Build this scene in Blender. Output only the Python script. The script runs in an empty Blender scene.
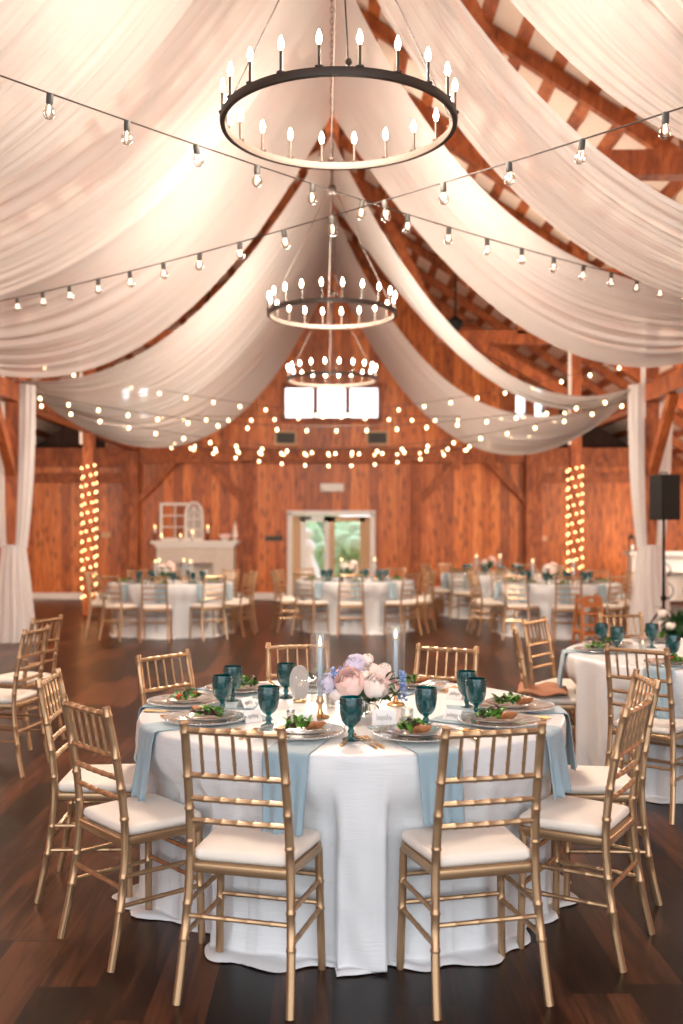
import bpy, math, random
from mathutils import Vector, Matrix, Euler
PI = math.pi
R = math.radians
rnd = random.Random(7)
S = bpy.context.scene
COL = S.collection

# ------------------------------------------------------------------ mesh helper
class MB:
    def __init__(self):
        self.v = []; self.f = []; self.uv = None
    def add(self, vs, fs, M=None):
        o = len(self.v)
        for p in vs:
            p = Vector(p)
            if M is not None: p = M @ p
            self.v.append(tuple(p))
        for f in fs: self.f.append(tuple(i + o for i in f))
        return self
    def box(self, c, s, M=None):
        x, y, z = c; a, b, d = s[0]/2, s[1]/2, s[2]/2
        vs = [(x-a,y-b,z-d),(x+a,y-b,z-d),(x+a,y+b,z-d),(x-a,y+b,z-d),(x-a,y-b,z+d),(x+a,y-b,z+d),(x+a,y+b,z+d),(x-a,y+b,z+d)]
        return self.add(vs, [(3,2,1,0),(4,5,6,7),(0,1,5,4),(1,2,6,5),(2,3,7,6),(3,0,4,7)], M)
    def beam(self, p, q, w, h, up=(0,0,1)):
        p = Vector(p); q = Vector(q); d = (q-p); L = d.length; d.normalize()
        up = Vector(up)
        if abs(d.dot(up)) > .98: up = Vector((0,1,0))
        s = d.cross(up).normalized(); u = s.cross(d).normalized()
        M = Matrix((( *[d.x, s.x, u.x], p.x),( *[d.y, s.y, u.y], p.y),( *[d.z, s.z, u.z], p.z),(0,0,0,1)))
        return self.box((L/2,0,0),(L,w,h),M)
    def tube(self, pts, rad, seg=8, cap=True, closed=False):
        pts = [Vector(p) for p in pts]; n = len(pts)
        if not hasattr(rad, '__len__'): rad = [rad]*n
        o = len(self.v); prev = None
        for i in range(n):
            if closed: t = pts[(i+1)%n]-pts[(i-1)%n]
            else: t = pts[min(i+1,n-1)]-pts[max(i-1,0)]
            t.normalize()
            if prev is None:
                a = Vector((0,0,1)) if abs(t.z) < .9 else Vector((1,0,0))
                prev = t.cross(a).normalized()
            prev = (prev - t*prev.dot(t)).normalized()
            b = t.cross(prev)
            for k in range(seg):
                an = 2*PI*k/seg
                self.v.append(tuple(pts[i] + (prev*math.cos(an)+b*math.sin(an))*rad[i]))
        m = n if closed else n-1
        for i in range(m):
            for k in range(seg):
                a = o+i*seg+k; b2 = o+i*seg+(k+1)%seg; j = o+((i+1)%n)*seg
                self.f.append((a, b2, j+(k+1)%seg, j+k))
        if cap and not closed:
            self.f.append(tuple(o+k for k in reversed(range(seg))))
            self.f.append(tuple(o+(n-1)*seg+k for k in range(seg)))
        return self
    def lathe(self, prof, seg=24, c=(0,0,0), M=None, caps=True):
        vs = []; fs = []
        for r, z in prof:
            for k in range(seg):
                a = 2*PI*k/seg
                vs.append((c[0]+r*math.cos(a), c[1]+r*math.sin(a), c[2]+z))
        for i in range(len(prof)-1):
            for k in range(seg):
                a = i*seg+k; b = i*seg+(k+1)%seg
                fs.append((a, b, b+seg, a+seg))
        if caps:
            if prof[0][0] > 1e-5: fs.append(tuple(reversed(range(seg))))
            if prof[-1][0] > 1e-5: fs.append(tuple((len(prof)-1)*seg+k for k in range(seg)))
        return self.add(vs, fs, M)
    def ball(self, c, r, seg=12, rings=8, M=None):
        if not hasattr(r, '__len__'): r = (r,r,r)
        vs = [(c[0],c[1],c[2]-r[2])]; fs = []
        for i in range(1, rings):
            ph = -PI/2+PI*i/rings
            for k in range(seg):
                a = 2*PI*k/seg
                vs.append((c[0]+r[0]*math.cos(ph)*math.cos(a), c[1]+r[1]*math.cos(ph)*math.sin(a), c[2]+r[2]*math.sin(ph)))
        vs.append((c[0],c[1],c[2]+r[2])); t = len(vs)-1
        for k in range(seg):
            fs.append((0, 1+(k+1)%seg, 1+k))
            fs.append((t, t-seg+k, t-seg+(k+1)%seg))
        for i in range(rings-2):
            for k in range(seg):
                a = 1+i*seg+k; b = 1+i*seg+(k+1)%seg
                fs.append((a, b, b+seg, a+seg))
        return self.add(vs, fs, M)
    def slab(self, out, z0, z1, e=.004, dome=0):
        n = len(out); cx = sum(p[0] for p in out)/n; cy = sum(p[1] for p in out)/n
        def ring(ins, z):
            q = []
            for x, y in out:
                dx, dy = x-cx, y-cy; L = math.hypot(dx,dy)
                q.append((cx+dx*(L-ins)/L, cy+dy*(L-ins)/L, z))
            return q
        rows = [ring(e,z0), ring(0,z0+e), ring(0,z1-e), ring(e*.3,z1-e*.3), ring(e,z1)]
        if dome:
            for s in (.12,.5): rows.append([(cx+(x-cx)*(1-s), cy+(y-cy)*(1-s), z1+dome*(1-(1-s)**2)) for x,y in out])
        vs = [p for r_ in rows for p in r_]; fs = []
        for i in range(len(rows)-1):
            for k in range(n):
                a = i*n+k; b = i*n+(k+1)%n
                fs.append((a,b,b+n,a+n))
        fs.append(tuple(reversed(range(n)))); fs.append(tuple((len(rows)-1)*n+k for k in range(n)))
        return self.add(vs, fs)
    def grid(self, P, flip=False):
        nr = len(P); nc = len(P[0]); vs = [p for r_ in P for p in r_]; fs = []
        for i in range(nr-1):
            for j in range(nc-1):
                a = i*nc+j; q = (a, a+1, a+nc+1, a+nc)
                fs.append(q[::-1] if flip else q)
        return self.add(vs, fs)
    def mesh(self, name, smooth=True, ang=40):
        me = bpy.data.meshes.new(name); me.from_pydata(self.v, [], self.f); me.update()
        if smooth:
            for p in me.polygons: p.use_smooth = True
            try: me.set_sharp_from_angle(angle=R(ang))
            except Exception: pass
        return me
    def build(self, name, mat, parent=None, smooth=True, ang=40, bevel=0, loc=None, label=None):
        me = self.mesh(name, smooth, ang)
        o = bpy.data.objects.new(name, me); COL.objects.link(o)
        if mat: me.materials.append(mat)
        if parent: o.parent = parent
        if loc is not None: o.location = loc
        if label: o['label'] = label
        if bevel:
            b = o.modifiers.new('edge', 'BEVEL'); b.width = bevel; b.segments = 2; b.limit_method = 'ANGLE'
        return o

def tag(o, label, cat=None, group=None, kind=None):
    o['label'] = label
    if cat: o['category'] = cat
    if group: o['group'] = group
    if kind: o['kind'] = kind
    return o
def thing(name, label, cat, loc=(0,0,0), rz=0, group=None):
    o = bpy.data.objects.new(name, None); COL.objects.link(o)
    o.empty_display_size = .1
    o.location = loc; o.rotation_euler = (0,0,rz)
    return tag(o, label, cat, group)
KIDS = {}
def kids(o):
    return [c for c in bpy.data.objects if c.parent == o] if o.name not in KIDS else KIDS[o.name]
def dup(root, loc, rz=0, label=None, group=None, sc=None):
    def cp(o, par):
        c = o.copy(); COL.objects.link(c)
        if par: c.parent = par
        for ch in list(o.children): cp(ch, c)
        return c
    r_ = cp(root, None); r_.location = loc; r_.rotation_euler = (0,0,rz)
    if label: r_['label'] = label
    if group: r_['group'] = group
    if sc: r_.scale = (sc,)*3
    return r_
def struct(o, label):
    o['kind'] = 'structure'; o['label'] = label; return o

# ------------------------------------------------------------------ materials
def new_mat(name):
    m = bpy.data.materials.new(name); m.use_nodes = True
    nt = m.node_tree; nt.nodes.clear()
    out = nt.nodes.new('ShaderNodeOutputMaterial')
    return m, nt, out
def N(nt, t, **kw):
    n = nt.nodes.new(t)
    for k, v in kw.items(): setattr(n, k, v)
    return n
def L(nt, a, b): nt.links.new(a, b)
def srgb(r, g, b):
    f = lambda c: (c/255/12.92) if c/255 <= .04045 else ((c/255+.055)/1.055)**2.4
    return (f(r), f(g), f(b), 1)
def basic(name, col, rough=.5, metal=0, noise=.08, nscale=30, bump=0, sheen=0, sub=0, spec=.5, coat=0):
    m, nt, out = new_mat(name)
    p = N(nt, 'ShaderNodeBsdfPrincipled'); L(nt, p.outputs[0], out.inputs[0])
    p.inputs['Roughness'].default_value = rough; p.inputs['Metallic'].default_value = metal
    p.inputs['Specular IOR Level'].default_value = spec
    if sheen: p.inputs['Sheen Weight'].default_value = sheen
    if coat: p.inputs['Coat Weight'].default_value = coat
    tc = N(nt, 'ShaderNodeTexCoord'); no = N(nt, 'ShaderNodeTexNoise'); no.inputs['Scale'].default_value = nscale
    no.inputs['Detail'].default_value = 4
    L(nt, tc.outputs['Object'], no.inputs['Vector'])
    mx = N(nt, 'ShaderNodeMix', data_type='RGBA')
    a = [c*(1-noise) for c in col[:3]]+[1]; b = [min(1,c*(1+noise)) for c in col[:3]]+[1]
    mx.inputs[6].default_value = a; mx.inputs[7].default_value = b
    L(nt, no.outputs[0], mx.inputs[0]); L(nt, mx.outputs[2], p.inputs['Base Color'])
    if bump:
        bp = N(nt, 'ShaderNodeBump'); bp.inputs['Strength'].default_value = bump; bp.inputs['Distance'].default_value = .01
        L(nt, no.outputs[0], bp.inputs['Height']); L(nt, bp.outputs[0], p.inputs['Normal'])
    return m
def emit(name, col, st):
    m, nt, out = new_mat(name)
    e = N(nt, 'ShaderNodeEmission'); e.inputs[0].default_value = col; e.inputs[1].default_value = st
    L(nt, e.outputs[0], out.inputs[0]); return m
def glass(name, tint, gloss=.12, diff=0, dcol=None, rough=.05):
    m, nt, out = new_mat(name)
    t = N(nt, 'ShaderNodeBsdfTransparent'); t.inputs[0].default_value = tint
    g = N(nt, 'ShaderNodeBsdfGlossy'); g.inputs['Roughness'].default_value = rough
    lw = N(nt, 'ShaderNodeLayerWeight'); lw.inputs[0].default_value = .35
    mr = N(nt, 'ShaderNodeMapRange'); mr.inputs[3].default_value = gloss*.35; mr.inputs[4].default_value = min(1, gloss*3)
    L(nt, lw.outputs['Facing'], mr.inputs[0])
    mx = N(nt, 'ShaderNodeMixShader'); L(nt, mr.outputs[0], mx.inputs[0])
    base = t.outputs[0]
    if diff:
        d = N(nt, 'ShaderNodeBsdfDiffuse'); d.inputs[0].default_value = dcol or tint
        m2 = N(nt, 'ShaderNodeMixShader'); m2.inputs[0].default_value = diff
        L(nt, t.outputs[0], m2.inputs[1]); L(nt, d.outputs[0], m2.inputs[2]); base = m2.outputs[0]
    L(nt, base, mx.inputs[1]); L(nt, g.outputs[0], mx.inputs[2]); L(nt, mx.outputs[0], out.inputs[0])
    return m
def planks(name, c1, c2, c3, width, axis, grain, rough, length=0, knots=0, gap=.012, spec=.5, spread=1.0, bumpk=.25):
    # axis: coordinate across the boards (0 X, 1 Y); grain: coordinate along them
    m, nt, out = new_mat(name)
    p = N(nt, 'ShaderNodeBsdfPrincipled'); L(nt, p.outputs[0], out.inputs[0]); p.inputs['Roughness'].default_value = rough
    p.inputs['Specular IOR Level'].default_value = spec
    tc = N(nt, 'ShaderNodeTexCoord'); sp = N(nt, 'ShaderNodeSeparateXYZ'); L(nt, tc.outputs['Object'], sp.inputs[0])
    def math_(op, a, b=None):
        n = N(nt, 'ShaderNodeMath', operation=op)
        for i, x in enumerate((a, b)):
            if x is None: continue
            if isinstance(x, (int, float)): n.inputs[i].default_value = x
            else: L(nt, x, n.inputs[i])
        return n.outputs[0]
    u = math_('DIVIDE', sp.outputs[axis], width); idx = math_('FLOOR', u); fr = math_('FRACT', u)
    al = sp.outputs[grain]; edge2 = None
    wn = N(nt, 'ShaderNodeTexWhiteNoise', noise_dimensions='1D'); L(nt, idx, wn.inputs['W'])
    idv = wn.outputs['Value']
    if length:
        sh = math_('ADD', math_('DIVIDE', al, length), math_('MULTIPLY', idv, 7.3))
        li = math_('FLOOR', sh); lf = math_('FRACT', sh)
        w2 = N(nt, 'ShaderNodeTexWhiteNoise', noise_dimensions='2D')
        cb0 = N(nt, 'ShaderNodeCombineXYZ'); L(nt, idx, cb0.inputs[0]); L(nt, li, cb0.inputs[1]); L(nt, cb0.outputs[0], w2.inputs['Vector'])
        idv = w2.outputs['Value']; edge2 = math_('LESS_THAN', lf, .004/length*1.2)
    cb = N(nt, 'ShaderNodeCombineXYZ')
    L(nt, math_('ADD', math_('MULTIPLY', sp.outputs[axis], 14.0), math_('MULTIPLY', idv, 61.0)), cb.inputs[0])
    L(nt, math_('ADD', math_('MULTIPLY', al, 1.3), math_('MULTIPLY', idv, 37.0)), cb.inputs[1])
    no = N(nt, 'ShaderNodeTexNoise'); no.inputs['Scale'].default_value = 1.6; no.inputs['Detail'].default_value = 7; no.inputs['Distortion'].default_value = .8
    L(nt, cb.outputs[0], no.inputs['Vector'])
    ramp = N(nt, 'ShaderNodeValToRGB'); e = ramp.color_ramp.elements
    e[0].position = .25; e[0].color = c1; e[1].position = .75; e[1].color = c3
    k = ramp.color_ramp.elements.new(.5); k.color = c2
    mixv = math_('ADD', math_('MULTIPLY', no.outputs[0], .95), math_('MULTIPLY', math_('SUBTRACT', idv, .60), .36*spread))
    L(nt, mixv, ramp.inputs[0]); col = ramp.outputs[0]
    if knots:
        cb2 = N(nt, 'ShaderNodeCombineXYZ')
        L(nt, math_('ADD', math_('MULTIPLY', sp.outputs[axis], 5.0), math_('MULTIPLY', idv, 19.0)), cb2.inputs[0])
        L(nt, math_('ADD', math_('MULTIPLY', al, 2.2), math_('MULTIPLY', idv, 23.0)), cb2.inputs[1])
        vo = N(nt, 'ShaderNodeTexVoronoi', voronoi_dimensions='2D'); vo.inputs['Scale'].default_value = 1.0
        L(nt, cb2.outputs[0], vo.inputs['Vector'])
        kf = N(nt, 'ShaderNodeMapRange'); kf.inputs[1].default_value = .10; kf.inputs[2].default_value = .26
        kf.inputs[3].default_value = knots; kf.inputs[4].default_value = 0
        L(nt, vo.outputs['Distance'], kf.inputs[0])
        mk = N(nt, 'ShaderNodeMix', data_type='RGBA'); L(nt, kf.outputs[0], mk.inputs[0]); L(nt, col, mk.inputs[6])
        mk.inputs[7].default_value = [c*.28 for c in c1[:3]]+[1]; col = mk.outputs[2]
    g = math_('LESS_THAN', fr, gap/width)
    if edge2 is not None: g = math_('MAXIMUM', g, edge2)
    mg = N(nt, 'ShaderNodeMix', data_type='RGBA'); L(nt, math_('MULTIPLY', g, .75), mg.inputs[0]); L(nt, col, mg.inputs[6])
    mg.inputs[7].default_value = [c*.2 for c in c1[:3]]+[1]; L(nt, mg.outputs[2], p.inputs['Base Color'])
    bp = N(nt, 'ShaderNodeBump'); bp.inputs['Strength'].default_value = bumpk; bp.inputs['Distance'].default_value = .004
    L(nt, math_('SUBTRACT', no.outputs[0], g), bp.inputs['Height']); L(nt, bp.outputs[0], p.inputs['Normal'])
    return m
def timber(name, c1, c2, c3):
    m, nt, out = new_mat(name)
    p = N(nt, 'ShaderNodeBsdfPrincipled'); L(nt, p.outputs[0], out.inputs[0]); p.inputs['Roughness'].default_value = .6
    tc = N(nt, 'ShaderNodeTexCoord'); no = N(nt, 'ShaderNodeTexNoise')
    no.inputs['Scale'].default_value = 3; no.inputs['Detail'].default_value = 8; no.inputs['Distortion'].default_value = 1.2
    mp = N(nt, 'ShaderNodeMapping'); mp.inputs['Scale'].default_value = (2.5,1,1)
    L(nt, tc.outputs['Object'], mp.inputs[0]); L(nt, mp.outputs[0], no.inputs['Vector'])
    ramp = N(nt, 'ShaderNodeValToRGB'); e = ramp.color_ramp.elements
    e[0].position = .3; e[0].color = c1; e[1].position = .72; e[1].color = c3; k = e.new(.5); k.color = c2
    L(nt, no.outputs[0], ramp.inputs[0]); L(nt, ramp.outputs[0], p.inputs['Base Color'])
    return m
def drape_mat(name, stripes, tr_lo, tr_hi, col, transl=.45, dark=.66):
    m, nt, out = new_mat(name)
    uv = N(nt, 'ShaderNodeUVMap'); uv.uv_map = 'cloth'
    mp = N(nt, 'ShaderNodeMapping'); mp.inputs['Scale'].default_value = (stripes, .6, 1)
    L(nt, uv.outputs[0], mp.inputs[0])
    no = N(nt, 'ShaderNodeTexNoise'); no.inputs['Scale'].default_value = 1; no.inputs['Detail'].default_value = 6; no.inputs['Roughness'].default_value = .65
    L(nt, mp.outputs[0], no.inputs['Vector'])
    mr = N(nt, 'ShaderNodeMapRange'); mr.inputs[1].default_value = .35; mr.inputs[2].default_value = .68
    mr.inputs[3].default_value = tr_lo; mr.inputs[4].default_value = tr_hi
    L(nt, no.outputs[0], mr.inputs[0])
    d = N(nt, 'ShaderNodeBsdfDiffuse'); t = N(nt, 'ShaderNodeBsdfTranslucent')
    cr = N(nt, 'ShaderNodeValToRGB'); e = cr.color_ramp.elements
    e[0].position = .38; e[0].color = [c*dark for c in col[:3]]+[1]; e[1].position = .62; e[1].color = col
    L(nt, no.outputs[0], cr.inputs[0]); L(nt, cr.outputs[0], d.inputs[0]); L(nt, cr.outputs[0], t.inputs[0])
    m1 = N(nt, 'ShaderNodeMixShader'); m1.inputs[0].default_value = transl; L(nt, d.outputs[0], m1.inputs[1]); L(nt, t.outputs[0], m1.inputs[2])
    bp = N(nt, 'ShaderNodeBump'); bp.inputs['Strength'].default_value = .55; bp.inputs['Distance'].default_value = .03
    L(nt, no.outputs[0], bp.inputs['Height']); L(nt, bp.outputs[0], d.inputs['Normal']); L(nt, bp.outputs[0], t.inputs['Normal'])
    tp = N(nt, 'ShaderNodeBsdfTransparent')
    m2 = N(nt, 'ShaderNodeMixShader'); L(nt, mr.outputs[0], m2.inputs[0]); L(nt, m1.outputs[0], m2.inputs[1]); L(nt, tp.outputs[0], m2.inputs[2])
    L(nt, m2.outputs[0], out.inputs[0]); return m

M = {}
M['wall'] = planks('pine_boards', srgb(150,76,30), srgb(202,108,46), srgb(228,142,72), .21, 0, 2, .45, knots=.5, gap=.006)
M['wall_side'] = planks('pine_boards_side', srgb(150,76,30), srgb(202,108,46), srgb(228,142,72), .21, 1, 2, .45, knots=.5, gap=.006)
M['wall_dark'] = planks('shade_toned_boards', srgb(52,30,20), srgb(70,40,26), srgb(86,50,32), .21, 0, 2, .7, gap=.01)  # board colour darkened to stand for the unlit loft
M['floor'] = planks('floor_boards', srgb(24,13,9), srgb(47,25,16), srgb(90,53,34), .20, 0, 1, .3, length=1.7, gap=.004, spec=.2, spread=1.9, bumpk=.12)
M['timber'] = timber('red_timber', srgb(112,54,24), srgb(152,78,36), srgb(182,104,54))
M['roof'] = basic('cream_roof_sheet', srgb(238,220,204), .7, nscale=4)
M['gold'] = basic('gold_paint', (.44,.28,.155,1), .32, .7, .06, 60)
M['gold_metal'] = basic('brass', (.72,.47,.22,1), .25, 1, .05, 60)
M['seat'] = basic('ivory_cushion', srgb(230,219,206), .75, noise=.03, nscale=200, bump=.08, sheen=.2)
M['napkin'] = basic('dusty_blue_linen', srgb(144,167,178), .85, noise=.06, nscale=260, bump=.15, sheen=.3)
M['plate'] = basic('white_china', srgb(238,234,228), .15, noise=.01)
M['leaf'] = basic('salad_leaf', srgb(92,140,52), .45, noise=.5, nscale=30)
M['leaf_dark'] = basic('dark_leaf', srgb(38,76,38), .4, noise=.35, nscale=30)
M['leaf_red'] = basic('red_leaf', srgb(80,38,48), .45, noise=.4, nscale=40)
M['crust'] = basic('baked_crust', srgb(158,98,56), .6, noise=.55, nscale=70, bump=.8)
M['tomato'] = basic('tomato_skin', srgb(205,70,40), .2, noise=.1)
M['card'] = basic('card_stock', srgb(246,244,240), .7, noise=.01)
M['ink'] = basic('script_ink', srgb(150,140,140), .6)
M['candle_blue'] = basic('blue_wax', srgb(176,200,222), .5, noise=.03)
M['candle_white'] = basic('white_wax', srgb(245,238,225), .5, noise=.03)
M['steel'] = basic('satin_steel', (.6,.6,.6,1), .3, 1)
M['black'] = basic('black_paint', srgb(13,12,12), .6, noise=.1, spec=.25)
M['bronze'] = basic('bronze_iron', srgb(58,46,38), .55, .3, noise=.2, nscale=20)
M['wire'] = basic('black_cord', srgb(50,40,36), .6)
M['white'] = basic('white_paint', srgb(238,234,228), .5, noise=.02, nscale=8)
M['oak'] = basic('honey_wood', srgb(176,104,52), .45, noise=.2, nscale=14)
M['shawl'] = basic('tan_cloth', srgb(164,110,80), .8, noise=.15, nscale=40, bump=.2)
M['pink'] = basic('pink_petal', srgb(250,214,204), .6, noise=.06, nscale=30, sheen=.2)
M['cream'] = basic('cream_petal', srgb(250,236,226), .6, noise=.04, nscale=30, sheen=.2)
M['lilac'] = basic('lilac_petal', srgb(222,214,232), .6, noise=.08, nscale=60)
M['blue'] = basic('blue_petal', srgb(120,150,205), .6, noise=.15, nscale=60)
M['vent'] = basic('grey_grille', srgb(70,66,62), .6)
M['beige'] = basic('pale_frame', srgb(206,168,128), .6)
M['hedge'] = basic('garden_green', srgb(170,190,140), .8, noise=.4, nscale=8)
M['lawn'] = basic('lawn_green', srgb(140,160,100), .9, noise=.3, nscale=6)
M['brick'] = None
M['teal'] = glass('teal_glass', (.03,.38,.40,1), .16, .32, srgb(0,104,108), .12)
M['clear'] = glass('clear_glass', (.95,.96,.96,1), .22)
M['clear_rim'] = glass('charger_glass', (.95,.95,.94,1), .3, .35, srgb(244,242,238), .08)
M['chimney'] = glass('chimney_glass', (.95,.95,.94,1), .09, .05, srgb(240,238,234), .03)
M['frost'] = glass('frosted_glass', (.9,.9,.9,1), .1, .4, srgb(230,225,220), .4)
M['pane'] = glass('window_pane', (.95,.97,.98,1), .08)
M['bulb_glass'] = glass('bulb_glass', (.82,.79,.75,1), .25)
M['flame'] = emit('candle_flame', (1,.6,.25,1), 6)
M['filament'] = emit('filament', (1,.82,.6,1), 6)
M['bulb_on'] = emit('warm_bulb', (1,.66,.34,1), 8)
M['mini_on'] = emit('mini_bulb', (1,.52,.2,1), 9)
M['chand_on'] = emit('chandelier_bulb', (1,.80,.58,1), 40)
M['drape'] = drape_mat('sheer_drape', 80, .06, .5, (.90,.87,.85,1))
M['curtain'] = drape_mat('sheer_curtain', 14, .0, .1, (.95,.92,.9,1), .35, .85)

def cloth_mat(name, col, rough, aniso_bump=.25, sheen=.15):
    m, nt, out = new_mat(name)
    p = N(nt, 'ShaderNodeBsdfPrincipled'); L(nt, p.outputs[0], out.inputs[0])
    p.inputs['Base Color'].default_value = col; p.inputs['Roughness'].default_value = rough
    p.inputs['Sheen Weight'].default_value = sheen; p.inputs['Specular IOR Level'].default_value = .45
    tc = N(nt, 'ShaderNodeTexCoord'); mp = N(nt, 'ShaderNodeMapping'); mp.inputs['Scale'].default_value = (9,9,160)
    L(nt, tc.outputs['Object'], mp.inputs[0])
    no = N(nt, 'ShaderNodeTexNoise'); no.inputs['Scale'].default_value = 1; no.inputs['Detail'].default_value = 3
    L(nt, mp.outputs[0], no.inputs['Vector'])
    bp = N(nt, 'ShaderNodeBump'); bp.inputs['Strength'].default_value = aniso_bump; bp.inputs['Distance'].default_value = .004
    L(nt, no.outputs[0], bp.inputs['Height']); L(nt, bp.outputs[0], p.inputs['Normal'])
    return m
M['cloth'] = cloth_mat('shantung_cloth', srgb(216,217,218), .38, .4)
def brick_mat():
    m, nt, out = new_mat('painted_brick')
    p = N(nt, 'ShaderNodeBsdfPrincipled'); L(nt, p.outputs[0], out.inputs[0]); p.inputs['Roughness'].default_value = .6
    tc = N(nt, 'ShaderNodeTexCoord'); mp = N(nt, 'ShaderNodeMapping'); mp.inputs['Rotation'].default_value = (PI/2,0,0)
    b = N(nt, 'ShaderNodeTexBrick'); b.inputs['Scale'].default_value = 4.2; b.inputs['Mortar Size'].default_value = .02
    b.inputs['Color1'].default_value = srgb(232,224,214); b.inputs['Color2'].default_value = srgb(222,212,200); b.inputs['Mortar'].default_value = srgb(180,165,150)
    L(nt, tc.outputs['Object'], mp.inputs[0]); L(nt, mp.outputs[0], b.inputs['Vector']); L(nt, b.outputs[0], p.inputs['Base Color'])
    return m
M['brick'] = brick_mat()
# ------------------------------------------------------------------ room numbers
YB = 22.5                       # back wall
PX = 4.42                       # nave posts
FR = [1.0, 5.3, 9.6, 13.9, 18.2]
RIDGE = 8.3; SL = .66
SIDE = 8.6
def zr(x): return RIDGE - SL*abs(x)

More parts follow.
